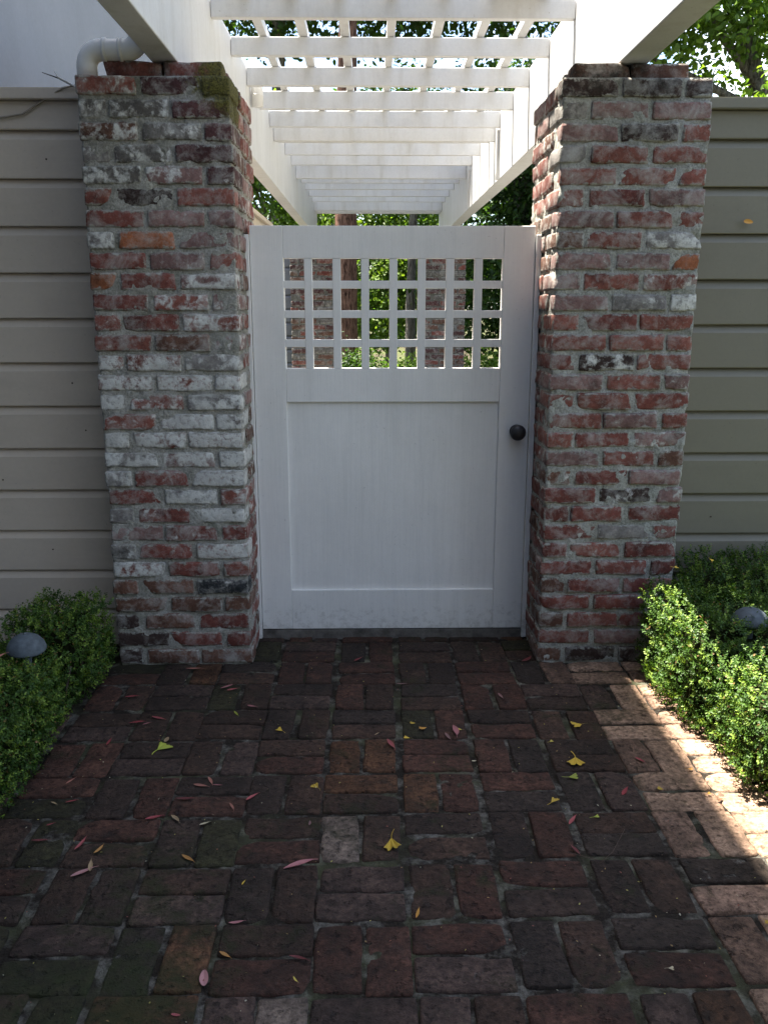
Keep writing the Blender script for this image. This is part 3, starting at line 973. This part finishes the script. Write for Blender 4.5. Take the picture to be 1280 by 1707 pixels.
def hedge(label, boxes, seed, nsprig, palette):
    lo = np.min([b[0] for b in boxes], 0) - 0.05
    hi = np.max([b[1] for b in boxes], 0) + 0.07
    t = thing('boxwood_hedge', label, 'hedge', ((lo[0] + hi[0]) / 2, (lo[1] + hi[1]) / 2, 0))
    off = np.array(t.location)
    rg = np.random.default_rng(seed)
    pts = np.zeros((0, 3))
    while len(pts) < nsprig:
        P = rg.uniform(lo, hi, (60000, 3))
        d = hedge_sd(P, boxes, seed)
        keep = (d < 0.004) & (d > -0.075) & (rg.random(len(P)) < np.where(d > -0.035, 1.0, 0.45))
        pts = np.concatenate([pts, P[keep]])
    pts = pts[rg.permutation(len(pts))[:nsprig]]
    e = 0.012
    g = np.stack([hedge_sd(pts + np.eye(3)[a] * e, boxes, seed) - hedge_sd(pts - np.eye(3)[a] * e, boxes, seed) for a in range(3)], 1)
    out = unit(unit(g) * 0.8 + np.array([0, 0, 0.55]) + rg.normal(0, 0.38, (nsprig, 3)))
    tone = rg.random(nsprig)
    dep = hedge_sd(pts, boxes, seed)
    young = (rg.random(nsprig) < 0.30) & (dep > -0.03)
    pal = np.array(palette)
    base = pal[0] + (pal[1] - pal[0]) * tone[:, None]
    base = np.where(young[:, None], pal[2], base)
    NP = 9
    pos, nm, tp, sz, cl = [], [], [], [], []
    a1 = unit(np.cross(out, rg.normal(0, 1, (nsprig, 3))))
    a2 = np.cross(out, a1)
    for k in range(NP):
        f = k / (NP - 1)
        ang = k * 2.4 + rg.uniform(-.4, .4, nsprig)
        rad = np.cos(ang)[:, None] * a1 + np.sin(ang)[:, None] * a2
        tdir = unit(rad * (1.05 - 0.55 * f) + out * (0.35 + 0.5 * f) + rg.normal(0, .15, (nsprig, 3)))
        pos.append(pts + out * (0.028 * (f - 0.45))[..., None] if False else pts + out * (0.028 * (f - 0.45)))
        nm.append(unit(out * 0.9 - rad * 0.45 + rg.normal(0, .25, (nsprig, 3))))
        tp.append(tdir)
        sz.append(rg.uniform(0.0075, 0.0135, nsprig) * (1.05 - .25 * f))
        dead = rg.random(nsprig) < 0.018
        cl.append(np.where(dead[:, None], np.array([0.2, 0.12, 0.045]), base) * rg.uniform(0.7, 1.3, (nsprig, 1)))
    me = leaves_mesh('leaves', np.concatenate(pos) - off, np.concatenate(nm), np.concatenate(tp), np.concatenate(sz), np.concatenate(cl), M['boxwood'], 0.62, 0.25)
    o = obj('leaves', me, t)
    o['kind'] = 'stuff'
    # dark woody inside
    for (l, h) in boxes:
        l2, h2 = np.array(l) + (0.075, 0.075, -0.05), np.array(h) - (0.075, 0.075, 0.085)
        if (h2 > l2).all():
            bm = bmesh.new()
            bmesh.ops.create_cube(bm, size=1)
            bmesh.ops.scale(bm, vec=Vector(h2 - l2), verts=bm.verts)
            bmesh.ops.subdivide_edges(bm, edges=bm.edges[:], cuts=6, use_grid_fill=True)
            me = bpy.data.meshes.new('twigs')
            bm.to_mesh(me)
            bm.free()
            me.materials.append(M['hedge_core'])
            obj('twigs', me, t, Vector((l2 + h2) / 2 - off))
    # stems under the leaves
    for i in range(26):
        b = boxes[i % len(boxes)]
        x, y_ = rg.uniform(b[0][0] + .05, b[1][0] - .05), rg.uniform(b[0][1] + .05, b[1][1] - .05)
        zt = b[1][2] * 0.7
        tube_obj('stem', [Vector((x, y_, -0.02)) - t.location, Vector((x + rg.normal(0, .03), y_ + rg.normal(0, .03), zt)) - t.location], [0.006, 0.003], M['twig'], t, 6)
    return t

PAL_L = [(0.03, 0.072, 0.011), (0.066, 0.125, 0.018), (0.15, 0.225, 0.032)]
hedge('dark green clipped boxwood hedge along the left path edge',
      [((-1.75, 1.0, 0.02), (-0.965, 2.46, 0.30)), ((-1.3, 2.3, 0.02), (-0.985, 2.78, 0.26)), ((-1.22, 2.66, 0.02), (-0.955, 3.06, 0.335))], 41, 19500, PAL_L)
hedge('partly sunlit clipped boxwood hedge right of the path',
      [((1.07, 0.9, 0.02), (2.0, 2.42, 0.27)), ((1.03, 2.1, 0.02), (2.0, 2.62, 0.31)), ((0.985, 2.5, 0.02), (1.52, 3.02, 0.37)), ((1.17, 2.95, 0.02), (2.3, 3.27, 0.40))], 43, 25500, PAL_L)

# ------------------------------------------------------------------ path lights
def path_light(x, y, z, label, tilt):
    t = thing('path_light', label, 'path light', (x, y, 0), 'path lights in the hedges')
    prof = [(0.057, 0.0), (0.060, 0.002), (0.0595, 0.007), (0.054, 0.022), (0.043, 0.036), (0.028, 0.046), (0.012, 0.051), (0.002, 0.052)]
    V, Fc = lathe_geo(prof, 36)
    obj('cap', mesh_from('cap', V, Fc, M['zinc'], True), t, (0, 0, z), (tilt, tilt * .6, 0))
    tube_obj('stem', [(0, 0, -0.03), (0, 0, z + 0.03)], 0.013, M['zinc'], t, 14)
    V, Fc = lathe_geo([(0.004, -0.016), (0.006, -0.014), (0.006, 0.001), (0.004, 0.003)], 12)
    obj('finial', mesh_from('finial', V, Fc, M['zinc'], True), t, (0, 0, z + 0.053), (tilt, 0, 0))
path_light(-1.082, 2.555, 0.285, 'domed metal path light in the left hedge', 0.1)
path_light(1.225, 2.62, 0.335, 'domed metal path light in the right hedge', -0.05)

# ------------------------------------------------------------------ trees and shrubs beyond
def crown_mesh(name, blobs, n, size, palette, seed, origin, clump=0.16, per=26, mat=None):
    rg = np.random.default_rng(seed)
    vol = np.array([b[1][0] * b[1][1] * b[1][2] for b in blobs])
    cnt = np.maximum((n / per * vol / vol.sum()).astype(int), 4)
    P, O, B = [], [], []
    pal = np.array(palette)
    for (c, r_), k in zip(blobs, cnt):
        d = unit(rg.normal(0, 1, (k, 3)))
        rad = rg.random(k) ** 0.38
        cc = np.array(c) + d * np.array(r_) * rad[:, None]
        tone = rg.random(k)
        for q in range(per):
            P.append(cc + rg.normal(0, clump, (k, 3)))
            O.append(unit(d * 0.5 + np.array([0, 0, 0.5]) + rg.normal(0, .6, (k, 3))))
            B.append((pal[0] + (pal[1] - pal[0]) * tone[:, None]) * rg.uniform(.7, 1.3, (k, 1)))
    P, O, B = np.concatenate(P), np.concatenate(O), np.concatenate(B)
    n_ = len(P)
    return leaves_mesh(name, P - np.array(origin), O, unit(rg.normal(0, 1, (n_, 3)) + np.array([0, 0, -.35])), rg.uniform(.7, 1.3, n_) * size, B, mat or M['foliage'], 0.62, 0.2)

def tree(name, label, cat, base, trunk, tr, blobs, n, size, pal, seed, bark='bark_grey', clump=0.16, branches=6, group=None):
    t = thing(name, label, cat, base, group)
    rg = random.Random(seed)
    b = Vector(base)
    pts = [Vector(p) - b for p in trunk]
    rad = [tr * (1 - 0.55 * i / max(len(pts) - 1, 1)) for i in range(len(pts))]
    # trunk, resampled and furrowed
    sub, srad = [], []
    for i in range(len(pts) - 1):
        for q in range(10):
            sub.append(pts[i].lerp(pts[i + 1], q / 10))
            srad.append(rad[i] + (rad[i + 1] - rad[i]) * q / 10)
    sub.append(pts[-1])
    srad.append(rad[-1])
    ns = 44 if tr > 0.15 else 20
    V, Fc = tube_geo(sub, srad, ns)
    V = np.array([tuple(v) for v in V])
    cen = np.repeat(np.array([tuple(p) for p in sub]), ns, 0)
    ang = np.tile(np.arange(ns) * 2 * PI / ns, len(sub))
    dsp = 1 + 0.10 * fbm(np.stack([np.cos(ang) * 4.5, np.sin(ang) * 4.5, V[:, 2] * 1.3 + seed], 1), seed, 3)
    V = cen + (V - cen) * dsp[:, None]
    obj('trunk', mesh_from('trunk', V, Fc, M[bark], True), t)
    for i in range(branches):
        c, r_ = blobs[i % len(blobs)]
        e = Vector(c) - b + Vector((rg.uniform(-.5, .5) * r_[0], rg.uniform(-.5, .5) * r_[1], rg.uniform(-.2, .5) * r_[2]))
        s0 = pts[-1].lerp(pts[max(len(pts) - 2, 0)], rg.uniform(0.0, 0.9))
        md = s0.lerp(e, 0.5) + Vector((rg.uniform(-.15, .15), rg.uniform(-.15, .15), rg.uniform(0, .3)))
        tube_obj('branch', [s0, md, e], [tr * 0.4, tr * 0.25, tr * 0.08], M[bark], t, 8)
    me = crown_mesh('crown', blobs, n, size, pal, seed, base, clump)
    o = obj('crown', me, t)
    return t
DK = [(0.02, 0.045, 0.01), (0.045, 0.09, 0.018)]
MD = [(0.065, 0.12, 0.02), (0.15, 0.24, 0.04)]
LT = [(0.07, 0.14, 0.02), (0.17, 0.25, 0.035)]

tree('maple_tree', 'leafy sunlit tree above the right fence with sky gaps', 'tree', (4.6, 9.6, -0.05), [(4.6, 9.6, -.1), (4.5, 9.6, 1.6), (4.2, 9.5, 3.0), (3.7, 9.4, 4.0)], 0.13,
     [((3.2, 9.3, 4.15), (0.85, 0.7, 0.45)), ((2.55, 9.2, 3.75), (0.55, 0.5, 0.35)), ((3.9, 9.5, 4.75), (1.2, 0.9, 0.55)), ((2.75, 9.4, 4.75), (0.8, .7, 0.4)), ((4.3, 9.2, 3.9), (0.45, 0.5, 0.3)), ((2.3, 9.6, 5.3), (1.3, 1, .5)), ((3.4, 10.2, 3.55), (0.9, .5, .3)), ((4.7, 10, 4.3), (.8, .6, .5))], 20000, 0.08, [(0.08, 0.14, 0.022), (0.19, 0.28, 0.045)], 5, clump=0.15)
tree('garden_shrub', 'bright yellow-green shrub just over the right fence', 'shrub', (4.2, 8.2, -0.05), [(4.2, 8.2, -.1), (4.15, 8.2, 1.5), (4.0, 8.2, 2.6)], 0.06,
     [((4.05, 8.1, 2.75), (0.85, 0.6, 0.55)), ((3.5, 8.2, 2.45), (0.6, .5, .5)), ((3.75, 8.1, 3.15), (0.35, 0.35, 0.4))], 8000, 0.07, LT, 6, clump=0.1)
tree('evergreen_tree', 'dark evergreen tree behind the right end of the pergola', 'tree', (2.3, 13.3, -0.05), [(2.3, 13.3, -.1), (2.3, 13.3, 1.4), (2.25, 13.2, 3.2)], 0.14,
     [((2.1, 13.1, 1.6), (1.2, 1.0, 1.2)), ((2.4, 13.2, 3.2), (1.3, 1.0, 0.9)), ((2.0, 13.3, 4.35), (0.7, 0.7, 0.5)), ((3.3, 13.3, 2.4), (1.2, 1, 1.3))], 24000, 0.08, DK, 7, clump=0.14)
tree('slender_tree', 'light leafy tree seen under the left pergola beam', 'tree', (-1.55, 13.8, -0.05), [(-1.55, 13.8, -.1), (-1.55, 13.8, 1.5), (-1.6, 13.8, 2.9)], 0.06,
     [((-1.75, 13.8, 3.35), (0.55, 0.5, 0.55)), ((-1.2, 13.8, 2.75), (0.45, 0.5, 0.4)), ((-2.2, 14, 4.1), (0.7, .6, .5))], 7000, 0.075, MD, 8, clump=0.12)
tree('large_tree', 'tall broad tree whose dark canopy shows between the rafters', 'tree', (-1.75, 17.0, -0.05), [(-1.75, 17.0, -.1), (-1.7, 17, 3), (-1.6, 17, 6.4), (-1.5, 17, 8.0)], 0.17,
     [((-2.5, 16.6, 6.7), (2.2, 1.6, 0.95)), ((0.6, 16.6, 6.75), (2.4, 1.6, 1.0)), ((3.4, 16.8, 6.7), (2.0, 1.6, 1.0)), ((0.4, 17.2, 8.0), (3.5, 2, 1.2))], 34000, 0.11, DK, 9, clump=0.2, branches=9)
tree('redwood_tree', 'redwood with furrowed reddish bark seen through the lattice', 'tree', (-0.36, 12.9, -0.05), [(-0.36, 12.9, -.1), (-0.36, 12.9, 1.2), (-0.33, 12.95, 3.5), (-0.25, 13, 6.5), (-0.2, 13, 9.5)], 0.19,
     [((-0.2, 13, 9.0), (1.3, 1.3, 1.0)), ((-0.2, 13, 10.5), (0.8, .8, 1.0)), ((0.2, 10.6, 7.2), (2.0, 2.0, 1.1)), ((-0.6, 9.2, 7.6), (1.5, 1.2, 0.8))], 21000, 0.12, DK, 10, bark='bark', clump=0.18)  # last two blobs: unseen canopy added to shade the far slats
tree('garden_shrub', 'tall sunlit shrub behind the middle of the lattice', 'shrub', (0.35, 15.2, -0.05), [(0.35, 15.2, -.1), (0.3, 15.2, 0.9), (0.3, 15.1, 2.0)], 0.07,
     [((0.15, 15, 1.5), (0.75, .6, 1.0)), ((0.75, 14.9, 1.9), (0.7, .6, .9)), ((0.3, 15.3, 2.7), (1.3, .6, .55)), ((-0.9, 15.3, 2.3), (.9, .6, .8))], 17000, 0.075, LT, 12, clump=0.11)
tree('small_tree', 'thin dark trunk tree right of the lattice middle', 'tree', (0.62, 13.7, -0.05), [(0.62, 13.7, -.1), (0.62, 13.7, 1.3), (0.66, 13.7, 2.8), (0.7, 13.7, 4.2)], 0.09,
     [((0.9, 13.9, 3.3), (0.7, .6, .5)), ((0.5, 13.9, 4.1), (0.8, .6, .5))], 7000, 0.075, DK, 13, clump=0.13)
tree('low_shrub', 'low bright green shrub beyond the right rear pillar', 'shrub', (1.75, 11.6, -0.05), [(1.75, 11.6, -.1), (1.75, 11.6, 0.25)], 0.025,
     [((1.45, 11.5, 0.42), (0.45, 0.3, 0.26)), ((1.95, 11.6, 0.44), (0.4, .3, .28))], 4200, 0.045, LT, 14, clump=0.07, branches=2)
tree('low_shrub', 'low bright green shrub between the rear pillars', 'shrub', (0.58, 11.9, -0.05), [(0.58, 11.9, -.1), (0.58, 11.9, 0.22)], 0.025,
     [((0.55, 11.9, 0.38), (0.32, 0.3, 0.22))], 2400, 0.045, LT, 15, clump=0.07, branches=2)
tree('low_shrub', 'low shaded green shrub at the redwood foot', 'shrub', (-0.15, 12.0, -0.05), [(-0.15, 12.0, -.1), (-0.15, 12, 0.22)], 0.025,
     [((-0.2, 12, 0.4), (0.5, 0.3, 0.3))], 3000, 0.05, DK, 16, clump=0.08, branches=2)
woods = obj('distant_woods', crown_mesh('distant_woods', [((x, 34 + 3 * math.sin(x), 2.6 + 1.0 * math.sin(x * 1.7)), (3.2, 2.0, 3.2)) for x in range(-22, 30, 3)], 42000, 0.3, DK, 17, (0, 34, 0), 0.45), None, (0, 34, 0))
woods['kind'] = 'stuff'
woods['label'] = 'mass of distant dark green woods beyond the garden'

# ------------------------------------------------------------------ fallen leaves, one by one
LEAF_COL = {'salmon': (0.42, 0.17, 0.12), 'pink': (0.42, 0.16, 0.16), 'rose': (0.40, 0.09, 0.09), 'red': (0.3, 0.045, 0.05), 'maroon': (0.17, 0.035, 0.035), 'lime': (0.36, 0.4, 0.05), 'tan': (0.4, 0.28, 0.15),
            'yellow': (0.68, 0.45, 0.05), 'amber': (0.62, 0.3, 0.05), 'lemon': (0.66, 0.52, 0.09), 'cream': (0.55, 0.47, 0.3), 'mauve': (0.27, 0.14, 0.13), 'brown': (0.2, 0.1, 0.05), 'ochre': (0.45, 0.22, 0.06), 'palepink': (0.52, 0.25, 0.24)}
def leaf_geo(kind, seed):
    """unit length leaf along +x centred on the origin, gently curled, 0.3 mm thick"""
    r = random.Random(seed)
    rows = 9
    P, Fc = [], []
    curl = r.uniform(-.25, .25)
    lift = r.uniform(.05, .2)
    tw = r.uniform(-.5, .5)
    if kind in 'wb':
        wid = r.uniform(.2, .27) if kind == 'w' else r.uniform(.42, .5)
        for i in range(rows):
            f = i / (rows - 1)
            w = wid * 0.5 * (math.sin(PI * min(max(f, 0.02), .98)) ** (0.75 if kind == 'w' else .45)) * (1.12 - .3 * f)
            x = f - 0.5
            yc = curl * (x * x - .08)
            zc = lift * (x * x) + 0.012
            for sgn in (-1, 0, 1):
                P.append((x, yc + sgn * w, zc + abs(sgn) * w * 0.25 + sgn * w * tw * x))
        for i in range(rows - 1):
            for k in range(2):
                a = i * 3 + k
                Fc.append((a, a + 3, a + 4, a + 1))
        if kind == 'w':    # stalk
            b = len(P)
            P += [(0.49, -0.012 + curl * .17, lift * .25 + .012), (0.49, 0.012 + curl * .17, lift * .25 + .012), (0.66, 0.008 + curl * .3, .012), (0.66, -0.008 + curl * .3, .012)]
            Fc.append((b, b + 3, b + 2, b + 1))
    else:                   # fan: blade towards +x, stalk towards -x
        n = 12
        span = r.uniform(1.0, 1.5)
        P.append((-0.1, 0, 0.02))
        for ring in (0.5, 1.0):
            for i in range(n + 1):
                a = -span / 2 + span * i / n
                notch = 0.75 if (ring == 1 and i == n // 2) else 1
                rr_ = ring * 0.62 * notch * (1 + 0.06 * math.sin(i * 2.3 + seed))
                P.append((-0.1 + rr_ * math.cos(a), rr_ * math.sin(a) + curl * rr_ * rr_, 0.02 + lift * 1.6 * rr_ * rr_ * abs(math.sin(a * 2 + tw)) + 0.02 * math.sin(i * 1.3)))
        for i in range(n):
            Fc.append((0, 1 + i, 2 + i))
            Fc.append((1 + i, 1 + n + 1 + i, 2 + n + 1 + i, 2 + i))
        b = len(P)
        cv = r.uniform(-.2, .2)
        for i in range(5):
            f = i / 4
            P += [(-0.08 - 0.45 * f, cv * f * f - .014, .02), (-0.08 - 0.45 * f, cv * f * f + .014, .03)]
        for i in range(4):
            Fc.append((b + 2 * i, b + 2 * i + 1, b + 2 * i + 3, b + 2 * i + 2))
    # thickness
    nP = len(P)
    t = 0.008
    P2 = [(x, y_, z + t) for x, y_, z in P]
    faces = [tuple(reversed(f)) for f in Fc] + [tuple(i + nP for i in f) for f in Fc]
    return mesh_from('fallen_leaf', P + P2, faces, M['fallen'], False)

FALLEN = [
    (-0.669, 3.035, 0.068, -0.02, 'w', 'salmon', 'salmon leaf against the foot of the left brick pillar'),
    (-0.519, 2.875, 0.063, 0.77, 'w', 'pink', 'pink leaf, upper of two just in front of the left pillar corner'),
    (-0.494, 2.854, 0.047, 0.32, 'w', 'rose', 'rosy leaf touching the pink one in front of the left pillar corner'),
    (-0.834, 2.801, 0.060, 0.19, 'w', 'red', 'dull red leaf near the hedge below the left pillar corner'),
    (-0.707, 2.637, 0.056, -0.41, 'w', 'rose', 'rose leaf, rightmost of three above the yellow-green leaf'),
    (-0.770, 2.608, 0.057, 0.18, 'w', 'red', 'thin red leaf, leftmost of three above the yellow-green leaf'),
    (-0.737, 2.599, 0.031, 0.58, 'w', 'pink', 'small pink leaf between two red ones above the yellow-green leaf'),
    (-0.823, 2.480, 0.047, 1.45, 'w', 'red', 'small red leaf left of the large yellow-green leaf'),
    (-0.655, 2.429, 0.084, 0.95, 'g', 'lime', 'large yellow-green fan leaf on dark bricks at left'),
    (-0.645, 2.489, 0.037, 1.52, 'b', 'tan', 'tiny tan scrap at the tip of the yellow-green leaf'),
    (-0.408, 2.720, 0.042, -0.43, 'w', 'pink', 'small pink leaf in front of the left end of the gate'),
    (-0.454, 2.667, 0.046, -1.08, 'w', 'lime', 'tiny lime leaf in front of the left pillar'),
    (-0.289, 2.543, 0.043, 2.52, 'g', 'yellow', 'small yellow fan leaf left of centre below the gate'),
    (-0.051, 3.116, 0.054, 0.87, 'w', 'red', 'small dark red leaf close to the gate bottom at centre'),
    (0.016, 2.518, 0.026, 0.87, 'w', 'tan', 'tiny tan sliver right of centre below the gate'),
    (-0.487, 2.220, 0.053, -0.31, 'w', 'salmon', 'salmon leaf, largest of a cluster of three at left'),
    (-0.464, 2.246, 0.050, -1.12, 'w', 'salmon', 'curled salmon leaf on top of a cluster of three'),
    (-0.441, 2.223, 0.031, -0.02, 'w', 'pink', 'thin pink leaf at the right end of a cluster of three'),
    (-0.334, 2.159, 0.054, 0.88, 'w', 'rose', 'thin rose leaf slanting up right of the salmon cluster'),
    (-0.382, 2.113, 0.045, -1.13, 'w', 'salmon', 'short salmon leaf below right of the salmon cluster'),
    (-0.516, 2.153, 0.057, -0.02, 'w', 'maroon', 'dark maroon leaf below left of the salmon cluster'),
    (-0.582, 2.064, 0.055, 0.44, 'w', 'red', 'bright red leaf with pale stalk above the dark left bricks'),
    (-0.523, 2.058, 0.049, -0.87, 'w', 'tan', 'narrow tan leaf right beside the bright red leaf'),
    (-0.442, 2.035, 0.035, 0.61, 'w', 'cream', 'cream leaf right of the bright red and tan leaves'),
    (-0.155, 2.206, 0.045, 2.35, 'g', 'yellow', 'yellow fan leaf up left from the pale square brick'),
    (-0.164, 2.033, 0.022, 1.54, 'b', 'mauve', 'tiny mauve scrap left of the pale square brick'),
    (-0.866, 2.252, 0.041, 1.04, 'w', 'salmon', 'salmon leaf beside the left hedge, upper of two'),
    (-0.829, 2.146, 0.037, 0.40, 'w', 'red', 'red leaf beside the left hedge, lower of two'),
    (-0.874, 2.138, 0.030, -0.58, 'w', 'tan', 'tiny tan leaf by the left hedge edge'),
    (-0.848, 2.038, 0.026, 0.67, 'w', 'red', 'small red leaf on dark bricks near the left hedge'),
    (-0.850, 1.967, 0.050, 0.14, 'w', 'maroon', 'dark red leaf lying flat nearest the left hedge'),
    (0.106, 2.890, 0.043, -0.02, 'w', 'mauve', 'mauve leaf on the path near the gate centre'),
    (0.140, 2.589, 0.032, -2.97, 'g', 'yellow', 'yellow leaf, left of a row of leaves near centre'),
    (0.174, 2.556, 0.047, -2.52, 'g', 'amber', 'amber leaf with long stalk amid the centre row of leaves'),
    (0.118, 2.489, 0.038, 2.95, 'g', 'yellow', 'yellow leaf with stalk pointing left below the centre row'),
    (0.060, 2.451, 0.069, -1.20, 'w', 'rose', 'rose leaf left of the yellow leaves near the centre'),
    (0.270, 2.531, 0.084, -1.49, 'w', 'pink', 'pink upright leaf at the right of the centre row'),
    (0.241, 2.499, 0.051, -1.26, 'w', 'mauve', 'brownish mauve leaf between the amber and pink ones'),
    (0.289, 2.542, 0.025, 3.13, 'g', 'lemon', 'lemon leaf at the right end of the centre row'),
    (0.307, 2.345, 0.016, -0.02, 'b', 'cream', 'tiny cream petal right of centre on the path'),
    (0.451, 2.786, 0.053, -1.35, 'w', 'mauve', 'small mauve leaf between gate and right pillar'),
    (0.680, 2.569, 0.067, -2.57, 'g', 'yellow', 'yellow fan leaf in front of the right pillar'),
    (0.559, 2.459, 0.024, 0.56, 'g', 'lemon', 'tiny lemon leaf left below the right pillar'),
    (0.614, 2.352, 0.095, -1.71, 'g', 'yellow', 'upright yellow fan leaf, upper of a pair at right'),
    (0.574, 2.249, 0.052, -0.02, 'g', 'lime', 'flat yellow-green leaf, lower of a pair at right'),
    (0.496, 2.122, 0.045, 0.85, 'g', 'yellow', 'small yellow leaf below the yellow pair at right'),
    (0.531, 2.033, 0.058, 1.00, 'w', 'rose', 'rose leaf below the small yellow leaf at right'),
    (0.594, 2.049, 0.030, 0.13, 'g', 'lime', 'small green-yellow leaf right of the rose leaf'),
    (0.807, 2.341, 0.045, -1.05, 'w', 'red', 'red leaf in shade left of the sunlit strip, upper one'),
    (0.711, 2.171, 0.054, 0.98, 'w', 'red', 'red leaf in shade left of the sunlit strip, lower one'),
    (1.011, 2.861, 0.034, -0.67, 'b', 'amber', 'curled amber leaf at the top of the sunlit strip'),
    (0.599, 3.101, 0.076, 0.85, 'w', 'maroon', 'maroon leaf at the foot of the right pillar inner corner'),
    (0.821, 2.181, 0.032, 2.78, 'g', 'yellow', 'yellow fan leaf at the shadow edge of the sunlit strip'),
    (0.934, 2.290, 0.026, -0.38, 'g', 'amber', 'amber leaf in the sunlit strip, upper of two'),
    (0.939, 2.155, 0.023, 0.26, 'g', 'amber', 'amber leaf in the sunlit strip, lower of two'),
    (0.964, 2.127, 0.022, 0.47, 'b', 'brown', 'tiny brown leaf in the sunlit strip'),
    (-0.740, 1.950, 0.059, 1.30, 'w', 'rose', 'rose leaf slanting up above the big pale pink leaf'),
    (-0.687, 1.927, 0.041, 1.17, 'w', 'ochre', 'ochre curled leaf right of the slanting rose leaf'),
    (-0.698, 1.837, 0.070, 0.66, 'w', 'palepink', 'large pale pink leaf at lower left'),
    (-0.687, 1.860, 0.058, 1.82, 'w', 'tan', 'tan leaf crossing the large pale pink leaf'),
    (-0.456, 1.887, 0.052, -0.70, 'w', 'ochre', 'ochre leaf with bent tip left of the pale square brick'),
    (-0.305, 1.793, 0.024, 1.27, 'w', 'yellow', 'small yellow sliver below left of the pale square brick'),
    (-0.302, 1.657, 0.039, 0.19, 'w', 'pink', 'pink leaf on a joint at lower left centre'),
    (-0.311, 1.559, 0.036, -0.59, 'w', 'ochre', 'ochre leaf beside mossy bricks at the lower left'),
    (-0.343, 1.494, 0.049, 1.73, 'b', 'palepink', 'broad pale pink oval leaf near the bottom'),
    (-0.380, 1.401, 0.021, -0.12, 'b', 'rose', 'small rose scrap at the very bottom left'),
    (-0.181, 1.859, 0.089, 0.40, 'w', 'pink', 'long pink leaf left below the pale square brick'),
    (0.050, 1.954, 0.095, -1.54, 'g', 'yellow', 'large yellow fan leaf with curved stalk right of the pale brick'),
    (0.102, 1.680, 0.043, 1.34, 'w', 'amber', 'narrow amber leaf at the lower centre'),
    (-0.156, 1.548, 0.048, -0.36, 'w', 'maroon', 'maroon leaf beside mossy brick at bottom centre'),
    (-0.157, 1.488, 0.020, -0.95, 'w', 'lemon', 'tiny lemon leaf on mossy brick at bottom centre'),
    (0.511, 1.906, 0.045, -1.21, 'w', 'maroon', 'maroon leaf with thin stalk at lower right'),
    (0.612, 1.507, 0.022, -0.14, 'g', 'cream', 'cream leaf scrap at the lower right'),
    (0.875, 1.645, 0.022, -1.21, 'g', 'yellow', 'yellow leaf at the right edge of the picture'),
]
LEAFM = {k: [leaf_geo(k, 300 + i + 20 * 'wbg'.index(k)) for i in range(8)] for k in 'wbg'}
rl = random.Random(9)
for (x, y, ln, a, k, c, lab) in FALLEN:
    o = obj('fallen_leaf', rl.choice(LEAFM[k]), None, (x, y, 0.0045), (rl.uniform(-.06, .06), rl.uniform(-.06, .06), a), (ln * .85, ln * .85 * rl.uniform(.8, 1.1), ln))
    f = rl.uniform(.65, .9)
    o.color = (*[q * f for q in LEAF_COL[c]], 1)
    tag(o, lab, 'leaf', 'fallen leaves')
for (x, y, z, rot, ln, k, c, lab) in (
        (1.112, 3.02, 0.40, (0.3, 0.2, 0.4), .032, 'g', 'yellow', 'yellow fan leaf on the right hedge beside the pillar'),
        (1.252, 3.03, 0.42, (0.5, -.1, 1.4), .036, 'g', 'yellow', 'yellow fan leaf on the right hedge near the fence'),
        (1.262, 2.45, 0.325, (0.5, 0.2, 2.0), .035, 'g', 'amber', 'orange leaf on the right hedge below the path light'),
        (-1.115, 2.42, 0.315, (0.2, -.25, 0.6), .055, 'w', 'salmon', 'salmon leaf lying on the left hedge'),
        (1.375, 3.283, 1.632, (1.45, 0.1, 0.1), .036, 'b', 'amber', 'amber leaf stuck on the right fence boards')):
    o = obj('fallen_leaf', LEAFM[k][1], None, (x, y, z), rot, (ln, ln, ln))
    o.color = (*LEAF_COL[c], 1)
    tag(o, lab, 'leaf', 'fallen leaves')
M['stalk'] = flat_material('dry_stalk', (0.09, 0.06, 0.045), 0.8, 0.2, 0.2)
# dry grass stalks on the path
for pts, lab in ((((0.655, 1.98, .012), (0.60, 1.89, .01), (0.555, 1.845, .009)), 'straight dry stalk across the lower right bricks'),
                 (((0.44, 1.93, .01), (0.49, 1.885, .012), (0.555, 1.86, .009)), 'curved reddish stalk across the lower right bricks')):
    tag(tube_obj('dry_stalk', pts, 0.0007, M['stalk'], n=6), lab, 'stalk', 'dry stalks')
# crumbs of leaf, grit and petals on the bricks
rg = np.random.default_rng(77)
n = 420
pp = np.stack([rg.uniform(-1.0, 1.08, n), rg.uniform(1.3, 3.3, n), np.full(n, 0.006)], 1)
cols = np.array([(0.45, 0.42, 0.36), (0.3, 0.2, 0.1), (0.25, 0.09, 0.08), (0.4, 0.35, 0.12)])[rg.integers(0, 4, n)]
me = leaves_mesh('leaf_crumbs', pp, unit(rg.normal(0, .25, (n, 3)) + np.array([0, 0, 1])), rg.normal(0, 1, (n, 3)), rg.uniform(.002, .007, n), cols, M['foliage'], .6, .2)
o = obj('leaf_crumbs', me)
o['kind'] = 'stuff'
